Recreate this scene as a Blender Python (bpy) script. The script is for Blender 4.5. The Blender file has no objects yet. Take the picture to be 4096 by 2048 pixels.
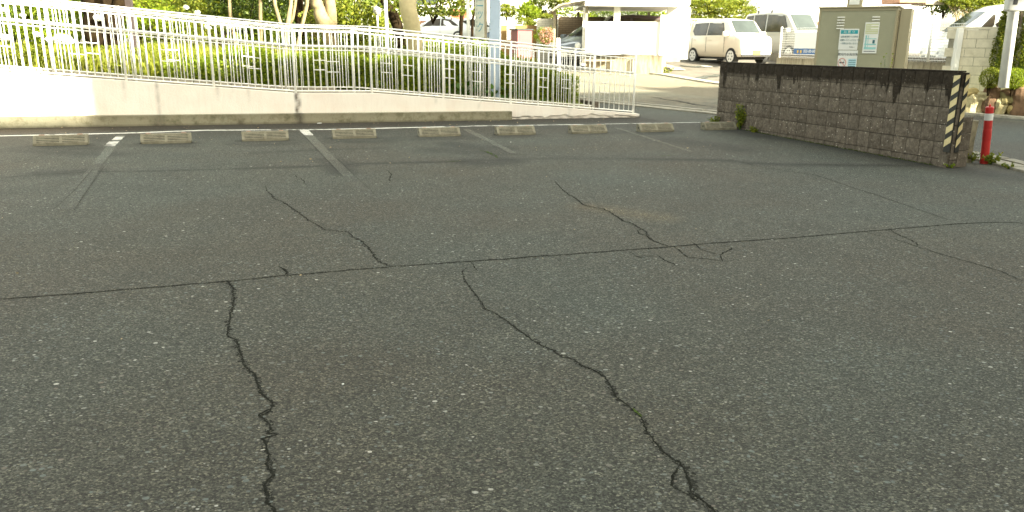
import bpy, math, random
import numpy as np
from mathutils import Vector, Matrix
random.seed(7); np.random.seed(7)
SC=bpy.context.scene; COL=SC.collection
R=math.radians
# ------------------------------------------------------------ camera, sky, sun, exposure
F=3150.0; PIT=.262; ROL=.0075; CAMZ=1.40
fw=Vector((0,math.cos(PIT),-math.sin(PIT))); _r=Vector((1,0,0)); _u=_r.cross(fw)
cr=math.cos(ROL)*_r+math.sin(ROL)*_u; cu=-math.sin(ROL)*_r+math.cos(ROL)*_u
cd=bpy.data.cameras.new('camera'); cam=bpy.data.objects.new('camera',cd); COL.objects.link(cam)
cd.sensor_width=36; cd.lens=36*F/4096; cd.clip_end=600; cd.clip_start=.05
cd.dof.use_dof=True; cd.dof.focus_distance=4.6; cd.dof.aperture_fstop=9.0
cam.matrix_world=Matrix(((cr.x,cu.x,-fw.x,0),(cr.y,cu.y,-fw.y,0),(cr.z,cu.z,-fw.z,CAMZ),(0,0,0,1)))
SC.camera=cam
W=bpy.data.worlds.new('World'); SC.world=W; W.use_nodes=True
nt=W.node_tree; nt.nodes.clear()
SUN=Vector((.75,-.661,0)).normalized(); EL=R(28)
sky=nt.nodes.new('ShaderNodeTexSky'); sky.sky_type='NISHITA'; sky.sun_disc=False
sky.sun_elevation=EL; sky.sun_rotation=math.atan2(SUN.x,SUN.y); sky.dust_density=2.5; sky.air_density=1.2
hs=nt.nodes.new('ShaderNodeHueSaturation'); hs.inputs['Saturation'].default_value=.42
mx=nt.nodes.new('ShaderNodeMix'); mx.data_type='RGBA'; mx.blend_type='MULTIPLY'; mx.inputs[0].default_value=1
mx.inputs[7].default_value=(.985,.955,.78,1)
bg=nt.nodes.new('ShaderNodeBackground'); bg.inputs[1].default_value=.14
wo=nt.nodes.new('ShaderNodeOutputWorld')
nt.links.new(sky.outputs[0],hs.inputs['Color']); nt.links.new(hs.outputs[0],mx.inputs[6])
nt.links.new(mx.outputs[2],bg.inputs[0]); nt.links.new(bg.outputs[0],wo.inputs[0])
sl=bpy.data.lights.new('sun','SUN'); sl.energy=5.0; sl.angle=R(.6); sl.color=(1,.94,.76)
so=bpy.data.objects.new('sun',sl); COL.objects.link(so)
sdir=Vector((SUN.x*math.cos(EL),SUN.y*math.cos(EL),math.sin(EL)))
so.rotation_euler=sdir.to_track_quat('Z','Y').to_euler()
vs=SC.view_settings; vs.view_transform='Standard'; vs.look='None'; vs.gamma=1; vs.exposure=2.45; vs.use_curve_mapping=False

# ------------------------------------------------------------ geometry of the place
DD=Vector((math.cos(R(20)),math.sin(R(20)),0)); NN=Vector((-DD.y,DD.x,0))   # along the bays' back line / away from the lot
def sw(s,w,z=0): p=DD*s+NN*w; return Vector((p.x,p.y,z))
def lotz(x,y): return -.013*x+.009*y
EY=[16,20,24,28,32,40,50,400]; EZ=[0,.08,.26,.5,.78,1.12,1.3,1.3]
def T(x,y):
    return -.013*max(-14,min(14,x))+.009*max(-10,min(20,y))+float(np.interp(y,EY,EZ))
def ray(px,py): return fw+cr*((px-2048)/F)-cu*((py-1024)/F)
C0=Vector((0,0,CAMZ))
def at(px,py,Y):
    d=ray(px,py); return C0+d*(Y/d.y)
def gp(px,py):                      # pixel of the photograph -> point of the ground
    d=ray(px,py); lo,hi=.5,200.
    f=lambda t:(C0+d*t).z-T((C0+d*t).x,(C0+d*t).y)
    t=1.;
    while t<200 and f(t)>0: t+=.25
    lo,hi=t-.25,t
    for _ in range(25):
        m=(lo+hi)/2
        if f(m)>0: lo=m
        else: hi=m
    return C0+d*hi
def zpx(px,py,Y): return at(px,py,Y).z

# ------------------------------------------------------------ objects
def tag(o,label=None,cat=None,group=None,kind=None):
    if label: o['label']=label
    if cat: o['category']=cat
    if group: o['group']=group
    if kind: o['kind']=kind
    return o
def link(name,me,m=None,parent=None):
    o=bpy.data.objects.new(name,me); COL.objects.link(o)
    if m is not None and me is not None and not me.materials: me.materials.append(m)
    if parent: o.parent=parent
    return o
def thing(name,label,cat,loc=(0,0,0),rz=0,group=None,rot=None):
    o=bpy.data.objects.new(name,None); COL.objects.link(o); o.location=loc
    o.rotation_euler=rot if rot else (0,0,rz); o.empty_display_size=.2
    return tag(o,label,cat,group)
class MB:
    def __init__(s): s.v=[]; s.f=[]
    def add(s,vs,fs):
        b=len(s.v); s.v+= [tuple(v) for v in vs]; s.f+=[tuple(b+i for i in f) for f in fs]; return s
    def box(s,x0,x1,y0,y1,z0,z1):
        return s.add([(x0,y0,z0),(x1,y0,z0),(x1,y1,z0),(x0,y1,z0),(x0,y0,z1),(x1,y0,z1),(x1,y1,z1),(x0,y1,z1)],
          [(0,3,2,1),(4,5,6,7),(0,1,5,4),(1,2,6,5),(2,3,7,6),(3,0,4,7)])
    def obox(s,o,ax,ay,az):         # corner + three edge vectors
        o,ax,ay,az=map(Vector,(o,ax,ay,az))
        return s.add([o,o+ax,o+ax+ay,o+ay,o+az,o+ax+az,o+ax+ay+az,o+ay+az],
          [(0,3,2,1),(4,5,6,7),(0,1,5,4),(1,2,6,5),(2,3,7,6),(3,0,4,7)])
    def tube(s,pts,rs,n=8,cap=True,sq=False):
        pts=[Vector(p) for p in pts]
        if not hasattr(rs,'__len__'): rs=[rs]*len(pts)
        b=len(s.v); K=len(pts)
        for i,p in enumerate(pts):
            t=(pts[min(i+1,K-1)]-pts[max(i-1,0)]).normalized()
            up=Vector((0,0,1)) if abs(t.z)<.9 else Vector((1,0,0))
            a=t.cross(up).normalized(); c=a.cross(t)
            for k in range(n):
                an=2*math.pi*(k+(.5 if sq else 0))/n
                rr=rs[i]*(math.sqrt(2) if sq else 1)
                q=p+(a*math.cos(an)+c*math.sin(an))*rr; s.v.append(tuple(q))
        for i in range(K-1):
            for k in range(n):
                k2=(k+1)%n; s.f.append((b+i*n+k,b+i*n+k2,b+(i+1)*n+k2,b+(i+1)*n+k))
        if cap:
            s.f.append(tuple(b+k for k in range(n))[::-1]); s.f.append(tuple(b+(K-1)*n+k for k in range(n)))
        return s
    def prism(s,poly,y0,y1,axis='y'):
        n=len(poly)
        def P(a,b,t): return (a,t,b) if axis=='y' else ((t,a,b) if axis=='x' else (a,b,t))
        vs=[P(a,b,y0) for a,b in poly]+[P(a,b,y1) for a,b in poly]
        fs=[tuple(range(n)),tuple(range(2*n-1,n-1,-1))]+[(i,i+n,(i+1)%n+n,(i+1)%n) for i in range(n)]
        return s.add(vs,fs)
    def mesh(s,name='mesh',smooth=False):
        me=bpy.data.meshes.new(name); me.from_pydata(s.v,[],s.f); me.update()
        if smooth: me.polygons.foreach_set('use_smooth',[True]*len(me.polygons))
        return me
    def build(s,name,m,parent=None,smooth=False,bevel=0):
        me=s.mesh(name,smooth); o=link(name,me,m,parent)
        if bevel:
            b=o.modifiers.new('b','BEVEL'); b.width=bevel; b.segments=2; b.limit_method='ANGLE'; b.angle_limit=R(30)
        return o
def fixn(me):
    import bmesh
    bm=bmesh.new(); bm.from_mesh(me); bmesh.ops.recalc_face_normals(bm,faces=bm.faces); bm.to_mesh(me); bm.free()
def copyobj(o,parent=None):
    c=o.copy(); COL.objects.link(c)
    if parent is not None: c.parent=parent
    return c

# ------------------------------------------------------------ materials
def nmat(name):
    m=bpy.data.materials.new(name); m.use_nodes=True; t=m.node_tree
    return m,t,t.nodes['Principled BSDF']
def N(t,ty,**k):
    n=t.nodes.new(ty)
    for a,b in k.items(): setattr(n,a,b)
    return n
def noise(t,scale,detail=4,rough=.6,vec=None,dist=0):
    n=N(t,'ShaderNodeTexNoise'); n.inputs['Scale'].default_value=scale; n.inputs['Detail'].default_value=detail
    n.inputs['Roughness'].default_value=rough; n.inputs['Distortion'].default_value=dist
    if vec is not None: t.links.new(vec,n.inputs['Vector'])
    return n.outputs['Fac']
def ramp(t,fac,stops,interp='LINEAR'):
    r=N(t,'ShaderNodeValToRGB'); r.color_ramp.interpolation=interp
    e=r.color_ramp.elements
    while len(e)<len(stops): e.new(.5)
    for i,(p,c) in enumerate(stops):
        e[i].position=p; e[i].color=(c,c,c,1) if not hasattr(c,'__len__') else (*c,1)
    t.links.new(fac,r.inputs[0]); return r.outputs[0]
def mix(t,fac,a,b,mode='MIX'):
    n=N(t,'ShaderNodeMix',data_type='RGBA',blend_type=mode)
    for i,x in ((0,fac),(6,a),(7,b)):
        if isinstance(x,bpy.types.NodeSocket): t.links.new(x,n.inputs[i])
        elif i==0: n.inputs[0].default_value=x
        else: n.inputs[i].default_value=(x,x,x,1) if not hasattr(x,'__len__') else (*x,1)
    return n.outputs[2]
def mth(t,op,a,b=0,clamp=False):
    n=N(t,'ShaderNodeMath',operation=op); n.use_clamp=clamp
    for i,x in ((0,a),(1,b)):
        if isinstance(x,bpy.types.NodeSocket): t.links.new(x,n.inputs[i])
        else: n.inputs[i].default_value=x
    return n.outputs[0]
def bump(t,p,h,dist=.01,strength=.5):
    b=N(t,'ShaderNodeBump'); b.inputs['Distance'].default_value=dist; b.inputs['Strength'].default_value=strength
    t.links.new(h,b.inputs['Height']); t.links.new(b.outputs[0],p.inputs['Normal'])
def objco(t): return N(t,'ShaderNodeTexCoord').outputs['Object']
def geopos(t): return N(t,'ShaderNodeNewGeometry').outputs['Position']
def attr(t,name): return N(t,'ShaderNodeAttribute',attribute_name=name)
def simple(name,col,rough=.6,var=.15,scale=6,spec=.4,metal=0,bmp=0,bscale=60,coat=0,dirt=0,dirtcol=(.12,.1,.07)):
    m,t,p=nmat(name); co=geopos(t)
    n=noise(t,scale,5,.65,co)
    lo=[c*(1-var) for c in col]; hi=[min(1,c*(1+var)) for c in col]
    c=ramp(t,n,[(.3,lo),(.7,hi)])
    if dirt:
        d=noise(t,scale*.6,8,.75,co,.4); c=mix(t,mth(t,'MULTIPLY',ramp(t,d,[(.5,0),(.72,1)]),dirt),c,dirtcol)
    t.links.new(c,p.inputs['Base Color']); p.inputs['Roughness'].default_value=rough
    p.inputs['Specular IOR Level'].default_value=spec; p.inputs['Metallic'].default_value=metal
    if coat: p.inputs['Coat Weight'].default_value=coat; p.inputs['Coat Roughness'].default_value=.08
    if bmp: bump(t,p,noise(t,bscale,6,.7,co),bmp,.6)
    return m
def foliage(name,cols,trans=.3,rough=.55):
    m,t,p=nmat(name)
    g=N(t,'ShaderNodeNewGeometry'); co=g.outputs['Position']
    c=ramp(t,g.outputs['Random Per Island'],[(i/(len(cols)-1),c) for i,c in enumerate(cols)])
    n=noise(t,1.3,3,.5,co); c=mix(t,.55,c,ramp(t,n,[(.3,.45),(.7,1.0)]),'MULTIPLY')
    t.links.new(c,p.inputs['Base Color']); p.inputs['Roughness'].default_value=rough
    p.inputs['Specular IOR Level'].default_value=.25
    tr=N(t,'ShaderNodeBsdfTranslucent'); t.links.new(mix(t,1,c,(1.0,1.0,.35),'MULTIPLY'),tr.inputs[0])
    ms=N(t,'ShaderNodeMixShader'); ms.inputs[0].default_value=trans
    o=t.nodes['Material Output']; t.links.new(p.outputs[0],ms.inputs[1]); t.links.new(tr.outputs[0],ms.inputs[2]); t.links.new(ms.outputs[0],o.inputs[0])
    return m
def asphalt(name,base=(.0645,.0630,.0512),aggr=1.0,attrs=True,flecks=True,pale_far=False):
    m,t,p=nmat(name); co=geopos(t)
    # warp for natural stone outlines
    big=noise(t,.35,3,.6,co); mid=noise(t,2.2,5,.65,co); fine=noise(t,160,3,.75,co)
    c=mix(t,ramp(t,big,[(.38,0),(.62,1)]),[base[0]*1.0,base[1]*.93,base[2]*.88],[base[0]*.98,base[1]*1.06,base[2]*1.08])
    c=mix(t,.35,c,ramp(t,mid,[(.3,.72),(.7,1.22)]),'MULTIPLY')
    c=mix(t,.8,c,ramp(t,fine,[(.36,.45),(.5,.95),(.66,1.7)]),'MULTIPLY')
    h=None
    if flecks:
        def vor(sc,rz=0.,st=1.25):
            wv=N(t,'ShaderNodeMapping'); wv.inputs['Rotation'].default_value=(0,0,rz); wv.inputs['Scale'].default_value=(1,st,1)
            t.links.new(co,wv.inputs['Vector'])
            v=N(t,'ShaderNodeTexVoronoi'); v.inputs['Scale'].default_value=sc; t.links.new(wv.outputs[0],v.inputs['Vector'])
            sp=N(t,'ShaderNodeSeparateColor'); t.links.new(v.outputs['Color'],sp.inputs[0]); return v,sp
        v,sp=vor(125)                                    # packed small stones, each its own tone
        c=mix(t,.9,c,ramp(t,sp.outputs[0],[(0,(.30,.30,.29)),(.45,(.75,.75,.73)),(.78,(1.2,1.22,1.2)),(.92,(1.75,1.78,1.68)),(1,(2.8,2.75,2.5))]),'MULTIPLY')
        h=mth(t,'MULTIPLY',sp.outputs[0],.5)
        for sc,rz,thr,amt,cols in ((62,.6,.55,.8*aggr,[(0,(.07,.075,.066)),(.3,(.115,.128,.112)),(.55,(.12,.098,.078)),(.75,(.135,.155,.142)),(.93,(.19,.19,.165)),(1,(.40,.38,.33))]),
                              (36,1.1,.76,.85*aggr,[(0,(.09,.10,.092)),(.4,(.14,.16,.145)),(.65,(.15,.125,.10)),(.9,(.20,.21,.185)),(1,(.50,.48,.42))])):
            v,sp=vor(sc,rz)
            size=mth(t,'MULTIPLY',sp.outputs[1],.40)
            msk=mth(t,'MULTIPLY',mth(t,'SUBTRACT',mth(t,'ADD',size,.06),v.outputs['Distance']),12,clamp=True)
            msk=mth(t,'MULTIPLY',mth(t,'MULTIPLY',msk,mth(t,'GREATER_THAN',sp.outputs[0],thr)),amt)
            c=mix(t,msk,c,mix(t,.5,ramp(t,sp.outputs[2],cols),ramp(t,fine,[(.3,.6),(.7,1.5)]),'MULTIPLY'))
            h=mth(t,'ADD',h,mth(t,'MULTIPLY',msk,.6))
    if attrs:
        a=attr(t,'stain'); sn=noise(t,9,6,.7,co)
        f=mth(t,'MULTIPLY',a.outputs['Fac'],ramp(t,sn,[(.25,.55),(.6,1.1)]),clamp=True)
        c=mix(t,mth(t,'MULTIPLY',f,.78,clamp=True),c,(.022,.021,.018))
        a=attr(t,'brown'); f=mth(t,'MULTIPLY',a.outputs['Fac'],ramp(t,noise(t,14,6,.75,co),[(.3,.3),(.65,1.1)]),clamp=True)
        c=mix(t,f,c,mix(t,1,c,(1.1,.74,.42),'MULTIPLY'))
        a=attr(t,'pale'); f=mth(t,'MULTIPLY',a.outputs['Fac'],ramp(t,noise(t,11,6,.7,co),[(.3,.3),(.7,1.1)]),clamp=True)
        c=mix(t,f,c,mix(t,1,c,(1.75,1.48,1.15),'MULTIPLY'))
    if pale_far:     # the older, bleached surfacing of the upper stretch of the street
        sx=N(t,'ShaderNodeSeparateXYZ'); t.links.new(co,sx.inputs[0])
        yy=mth(t,'ADD',sx.outputs[1],mth(t,'MULTIPLY',mth(t,'SUBTRACT',mid,.5),5))
        k_=mth(t,'DIVIDE',mth(t,'SUBTRACT',yy,15.5),4.5,clamp=True)
        c=mix(t,k_,c,mix(t,1,c,(2.6,2.32,1.9),'MULTIPLY'))
    t.links.new(c,p.inputs['Base Color']); p.inputs['Roughness'].default_value=.85; p.inputs['Specular IOR Level'].default_value=.28
    hf=mth(t,'ADD',mth(t,'MULTIPLY',fine,.8),h) if h is not None else fine
    bump(t,p,hf,.006,.55)
    return m
M={}
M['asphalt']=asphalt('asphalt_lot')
M['road']=asphalt('asphalt_road',(.066,.067,.060),.5,False,pale_far=True)
M['patch']=asphalt('asphalt_patch',(.07,.07,.06),.4,False)
M['yard']=simple('asphalt_yard',(.13,.115,.09),.85,.25,2.5,bmp=.004,bscale=120,dirt=.5,dirtcol=(.06,.055,.045))
M['crack']=simple('crack_shadow',(.017,.017,.013),.95,.4,30,spec=.05)
M['seam']=simple('seam_filler',(.026,.025,.021),.9,.3,20,spec=.1)
def lipmat():
    m,t,p=nmat('crack_crumbs'); co=geopos(t); v=N(t,'ShaderNodeTexVoronoi'); v.inputs['Scale'].default_value=130; t.links.new(co,v.inputs['Vector'])
    sp=N(t,'ShaderNodeSeparateColor'); t.links.new(v.outputs['Color'],sp.inputs[0])
    p.inputs['Base Color'].default_value=(.03,.03,.024,1); p.inputs['Roughness'].default_value=.95; p.inputs['Specular IOR Level'].default_value=.1
    t.links.new(mth(t,'MULTIPLY',mth(t,'GREATER_THAN',sp.outputs[0],.55),.8),p.inputs['Alpha']); return m
M['lip']=lipmat()
M['moss']=simple('moss',(.05,.075,.015),.95,.5,40,spec=.05)
M['whitemetal']=simple('white_painted_steel',(.80,.79,.74),.35,.05,4,spec=.5,dirt=.25,dirtcol=(.4,.36,.28))
M['whitepole']=simple('white_pole_paint',(.85,.84,.80),.5,.06,6,dirt=.2,dirtcol=(.35,.33,.28))
M['concrete']=simple('concrete',(.30,.275,.21),.85,.2,9,bmp=.003,bscale=90,dirt=.6,dirtcol=(.09,.08,.05))
M['kerb']=simple('kerb_concrete',(.34,.315,.25),.85,.22,7,bmp=.003,bscale=90,dirt=.7,dirtcol=(.11,.10,.07))
M['gutter']=simple('gutter_concrete',(.24,.22,.17),.85,.25,5,bmp=.003,bscale=80,dirt=.6,dirtcol=(.09,.085,.06))
M['stopper']=simple('stopper_concrete',(.215,.198,.142),.85,.22,14,bmp=.003,bscale=110,dirt=.55,dirtcol=(.10,.08,.045))
M['black']=simple('black_rubber',(.015,.015,.015),.7,.2)
M['dark']=simple('dark_trim',(.03,.03,.03),.5,.2)
M['redcap']=simple('red_reflector',(.45,.13,.08),.4,.2)
M['whitewall']=simple('white_wall_paint',(.80,.79,.75),.7,.05,2,bmp=.002,bscale=60)
M['soil']=simple('soil',(.07,.055,.03),.95,.4,6,bmp=.02,bscale=20)
M['grass_ground']=simple('grass_base',(.12,.14,.02),.95,.35,5,bmp=.02,bscale=20)
M['leaf_hedge']=foliage('leaf_hedge',[(.12,.18,.014),(.19,.27,.018),(.27,.34,.022),(.33,.39,.03)],.5)
M['leaf_bright']=foliage('leaf_bright',[(.09,.13,.012),(.16,.20,.018),(.22,.25,.02),(.30,.30,.04)],.35)
M['leaf_dark']=foliage('leaf_dark',[(.03,.055,.008),(.06,.10,.012),(.10,.14,.015),(.14,.18,.02)],.25)
M['leaf_ivy']=foliage('leaf_creeper',[(.05,.11,.015),(.07,.15,.02),(.10,.19,.03)],.3)
M['leaf_tree']=foliage('leaf_tree',[(.05,.08,.012),(.10,.14,.018),(.17,.20,.02),(.24,.25,.03)],.4)
M['grass']=foliage('grass_blades',[(.12,.15,.015),(.20,.23,.02),(.28,.28,.04)],.35)
M['flower']=foliage('pink_flowers',[(.5,.22,.18),(.65,.35,.28),(.5,.3,.2)],.2)
M['bark_pale']=simple('pale_bark',(.24,.19,.105),.85,.3,7,spec=.15,bmp=.01,bscale=30,dirt=.6,dirtcol=(.16,.12,.06))
M['bark_dark']=simple('dark_bark',(.020,.013,.006),.9,.6,5,spec=.08,bmp=.02,bscale=18)
M['bark_cream']=simple('cream_bark',(.46,.39,.23),.85,.22,4,spec=.1,bmp=.008,bscale=25,dirt=.4,dirtcol=(.25,.19,.09))
M['glass']=simple('car_glass',(.045,.055,.05),.12,.3,.8,spec=.45)
M['sideglass']=simple('car_side_glass',(.05,.04,.026),.15,.5,3,spec=.4)  # brownish base stands for reflections painted into the side windows
# ------------------------------------------------------------ ground sheets
def grid_sheet(name,m,xs,ys,func,keep=None,parent=None,kind='structure'):
    vs=[];idx={}
    nx,ny=len(xs),len(ys)
    for j,y in enumerate(ys):
        for i,x in enumerate(xs): vs.append(tuple(func(x,y)))
    fs=[]
    for j in range(ny-1):
        for i in range(nx-1):
            if keep is None or keep((xs[i]+xs[i+1])/2,(ys[j]+ys[j+1])/2): fs.append((j*nx+i,j*nx+i+1,(j+1)*nx+i+1,(j+1)*nx+i))
    me=bpy.data.meshes.new(name); me.from_pydata(vs,[],fs); me.update()
    o=link(name,me,m,parent)
    if kind and not parent: o['kind']=kind
    return o
xs=[-300,-120,-60]+list(range(-40,41,4))+[60,120,300]; ys=[-300,-120,-60]+list(range(-40,61,4))+[80,120,200,400]
grid_sheet('ground',M['yard'],xs,ys,lambda x,y:(x,y,T(x,y)-.06))
# gutter line between lot and road
GL=[Vector(p) for p in ((-6.0,22.6),(-1.5,20.3),(1.0,18.55),(2.64,17.15),(4.05,15.87),(5.0,13.1),(5.93,10.32),(5.98,9.14),(5.8,4),(5.4,-3),(5.2,-6.5))]
def gl_side(x,y):                 # >0 on the lot side
    best=1e9;sg=1
    for a,b in zip(GL[:-1],GL[1:]):
        ab=b-a; t=max(0,min(1,((x-a.x)*ab.x+(y-a.y)*ab.y)/ab.length_squared)); q=a+ab*t
        d=math.hypot(x-q.x,y-q.y)
        if d<best: best=d; sg=1 if (ab.x*(y-a.y)-ab.y*(x-a.x))<0 else -1
    return best*sg
fs_=list(np.arange(-9.6,9.61,.065)); ws_=list(np.arange(5.0,13.31,.055))
S_=[-26,-20,-15,-12]+fs_+[10,10.6,11.2,12,13]; W_=[-7,-5,-3,-1,0]+list(np.arange(.6,4.99,.45))+ws_+[13.6,14,14.5,15,15.5,16,16.6,17.3,18,19]
def lot_keep(s,w):
    p=sw(s,w)
    if w>13.35 and s<7.15: return False
    return gl_side(p.x,p.y)>-.25
lot=grid_sheet('parking_lot',M['asphalt'],S_,W_,lambda s,w:(lambda p:(p.x,p.y,T(p.x,p.y)))(sw(s,w)),lot_keep)
lot['label']='worn grey asphalt parking lot with cracks and faded bay lines'
# stains with painted contact shade, brown dirt and pale patches of the asphalt as vertex values
nv=len(lot.data.vertices); co=np.empty(nv*3); lot.data.vertices.foreach_get('co',co); co=co.reshape(-1,3)
def seg_field(pts,wid,soft):
    out=np.zeros(nv)
    for a,b in zip(pts[:-1],pts[1:]):
        a=np.array(a[:2]);b=np.array(b[:2]);ab=b-a;L=ab@ab+1e-9
        t=np.clip(((co[:,:2]-a)@ab)/L,0,1); d=np.linalg.norm(co[:,:2]-(a+t[:,None]*ab),axis=1)
        out=np.maximum(out,np.clip(1-(d-wid)/soft,0,1))
    return out
def ov(pts): return [gp(x*4096/2576,y*4096/2576) for x,y in pts]
stain_shade=np.zeros(nv); brown=np.zeros(nv); pale=np.zeros(nv)
for pts,wd,sf,am in [([(115,437),(160,435),(220,431)],.10,.18,.8),([(0,447),(235,433),(400,430),(600,425)],.01,.07,.5),([(600,425),(800,418),(900,412),(1180,405)],.03,.10,.75),
    ([(1180,407),(1230,408),(1280,404)],.14,.22,.8),([(845,420),(862,436)],.10,.12,.9),([(820,402),(850,410),(880,415)],.1,.15,.7),
    ([(1100,378),(1180,382),(1240,385)],.12,.25,.6),([(1140,362),(1200,374),(1260,372)],.10,.25,.75),([(1200,392),(1300,400),(1400,398),(1560,401)],.03,.1,.55),
    ([(1600,400),(1720,402),(1830,404)],.06,.14,.75),([(1880,410),(1960,414),(2100,416),(2300,417)],.05,.16,.75),([(1690,352),(1760,362),(1850,376)],.12,.35,.6),
    ([(1850,330),(1900,342),(2000,352),(2150,370),(2350,400)],.10,.30,.85),([(1560,332),(1640,336),(1700,333)],.08,.25,.5),
    ([(30,378),(120,382),(235,388),(290,388)],.06,.25,.65),([(60,372),(230,374)],.08,.2,.55),([(330,366),(480,368)],.03,.15,.6),([(590,362),(640,366),(735,360)],.04,.18,.6),
    ([(640,385),(780,378),(960,372)],.03,.14,.45),([(840,356),(960,356),(1000,345)],.05,.22,.55),([(1050,350),(1190,348)],.05,.2,.6),([(1250,345),(1360,342)],.04,.18,.5),
    ([(240,343),(258,356)],.05,.1,.8),([(235,372),(215,392)],.06,.1,.6),([(2400,420),(2480,432),(2560,445)],.08,.25,.7),([(2250,395),(2380,415)],.1,.2,.8)]:
    stain_shade=np.maximum(stain_shade,seg_field(ov(pts),wd,sf)*am)
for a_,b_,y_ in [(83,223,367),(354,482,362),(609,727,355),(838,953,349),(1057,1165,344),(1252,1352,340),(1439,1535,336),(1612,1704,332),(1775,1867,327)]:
    stain_shade=np.maximum(stain_shade,seg_field(ov([(a_,y_),(b_,y_-1.6)]),.05,.12)*.8)  # contact shade of each wheel stop, painted along its front foot
wv=co[:,0]*NN.x+co[:,1]*NN.y; sv=co[:,0]*DD.x+co[:,1]*DD.y
inside=(sv<7.4)
stain_shade=np.maximum(stain_shade,seg_field([Vector((3.75,13.6,0)),Vector((5.2,9.3,0)),Vector((5.45,8.9,0))],.10,.35)*.9)  # shade and dirt painted along the foot of the block wall
stain_shade=np.maximum(stain_shade,seg_field([Vector((5.3,9.0,0)),Vector((6.1,8.5,0))],.15,.4)*.7)
stain_shade=np.maximum(stain_shade,np.clip((wv-12.3)/.3,0,1)*1.0*inside)            # damp dirt strip along the ramp
stain_shade=np.maximum(stain_shade,np.clip((wv-10.7)/1.2,0,1)*.52*np.clip((8.5-sv)/1.5,.3,1))
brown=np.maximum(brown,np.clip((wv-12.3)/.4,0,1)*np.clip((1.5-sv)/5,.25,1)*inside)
brown=np.maximum(brown,seg_field([gp(2400,835),gp(2500,850),gp(2640,875)],.05,.28)*.0)
pale=np.maximum(pale,seg_field([gp(2360,828),gp(2480,845),gp(2640,872)],.04,.22)*.6)
brown=np.maximum(brown,seg_field([gp(2360,828),gp(2480,845),gp(2640,872)],.04,.22)*.12)
rng=np.random.RandomState(3)
for i in range(46):                                                         # broad uneven wear
    s0=rng.uniform(-8,8); w0=rng.uniform(1.5,11.5); p=sw(s0,w0); q=sw(s0+rng.uniform(-1,1.4),w0+rng.uniform(-.3,.3))
    f=seg_field([p,q],.02,rng.uniform(.5,1.1))**1.5
    k=rng.randint(3)
    if k==0: stain_shade=np.maximum(stain_shade,f*.10)
    elif k==1: brown=np.maximum(brown,f*.16)
    else: pale=np.maximum(pale,f*.12)
for nme,arr in (('stain',stain_shade),('brown',brown),('pale',pale)):
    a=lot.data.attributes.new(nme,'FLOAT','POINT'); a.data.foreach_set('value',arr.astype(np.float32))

def resample(pts,step):
    pts=[Vector(p) for p in pts]; out=[pts[0]]
    for a,b in zip(pts[:-1],pts[1:]):
        n=max(1,int((b-a).length/step))
        for k in range(1,n+1): out.append(a.lerp(b,k/n))
    return out
def ribbon(name,pts,widths,m,parent,lift=.0015,step=.02,jit=.35,label=None,side=0,wander=.5):
    P=resample(pts,step); n=len(P)
    tot=[0]
    for a,b in zip(P[:-1],P[1:]): tot.append(tot[-1]+(b-a).length)
    vs=[];fs=[]; off=0.
    for i,p in enumerate(P):
        t=(P[min(i+1,n-1)]-P[max(i-1,0)]); t.z=0
        t=t.normalized() if t.length>1e-6 else Vector((1,0,0)); nr=Vector((-t.y,t.x,0))
        w=float(np.interp(tot[i]/tot[-1],np.linspace(0,1,len(widths)),widths))
        off=.7*off+random.gauss(0,1)*w*wander
        wl=w*.5*(1+random.uniform(-jit,jit)*1.6); wr=w*.5*(1+random.uniform(-jit,jit)*1.6)
        for q in (p+nr*(off+max(.0004,wl)),p+nr*(off-max(.0004,wr))): vs.append((q.x,q.y,T(q.x,q.y)+lift))
    for i in range(n-1): fs.append((2*i+1,2*i+3,2*i+2,2*i))
    me=bpy.data.meshes.new(name); me.from_pydata(vs,[],fs); me.update(); o=link(name,me,m,parent)
    if label: o['label']=label
    return o
_rib=ribbon
def ribbon(name,pts,widths,m,parent,**kw):
    if name=='crack' and m is M['crack'] and max(widths)>.0075:
        k2=dict(kw); k2['lift']=.0008; k2.pop('label',None); k2['jit']=.6; k2['wander']=.12; k2['step']=max(.012,kw.get('step',.02))
        _rib('crack_edge',pts,[w*2.0 for w in widths],M['lip'],parent,**k2)
    return _rib(name,pts,[w*(1.5 if m is M['seam'] else 1.05 if kw.get('wander',.5)<.2 else .6 if max(widths)>.0085 else 1.6) for w in widths] if name=='crack' else widths,m,parent,**kw)
def R4(pts): return [gp(.7765*x,1048+.7765*y) for x,y in pts]
def R5(pts): return [gp(1400+.7765*x,1048+.7765*y) for x,y in pts]
def RA(pts): return [gp(.5435*x,400+.5435*y) for x,y in pts]
def RB(pts): return [gp(1300+.5435*x,400+.5435*y) for x,y in pts]
def RC(pts): return [gp(2696+.5435*x,400+.5435*y) for x,y in pts]
cr_=M['crack']
ribbon('crack',ov([(-60,757),(0,753),(180,740),(330,727),(570,708),(700,695),(985,671),(1200,656),(1400,642),(1600,628),(1760,614),(2000,598),(2240,577),(2400,564),(2500,559),(2576,561),(2640,561)]),[.008,.010,.009,.012,.012,.010,.011,.010],cr_,lot,step=.03,wander=.18,label='long straight crack running across the whole lot')
cA=[(1165,95),(1190,115),(1200,140),(1203,200),(1192,260),(1178,320),(1175,380),(1210,400),(1240,470),(1262,540),(1310,580),(1330,640),(1355,690),(1405,725),(1385,770),(1340,795),(1385,830),(1390,880),(1425,890),(1358,912),(1370,960),(1385,1000),(1380,1060),(1405,1100),(1360,1150),(1370,1200),(1400,1260),(1415,1310)]
ribbon('crack',R4(cA),[.012,.012,.010,.013,.012,.010,.011,.013],cr_,lot,step=.009,wander=.35,jit=.6,label='thick jagged crack running down to the bottom left')
ribbon('crack',R4([(1330,795),(1362,780),(1395,760)]),[.004,.007],cr_,lot,step=.01)
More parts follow.
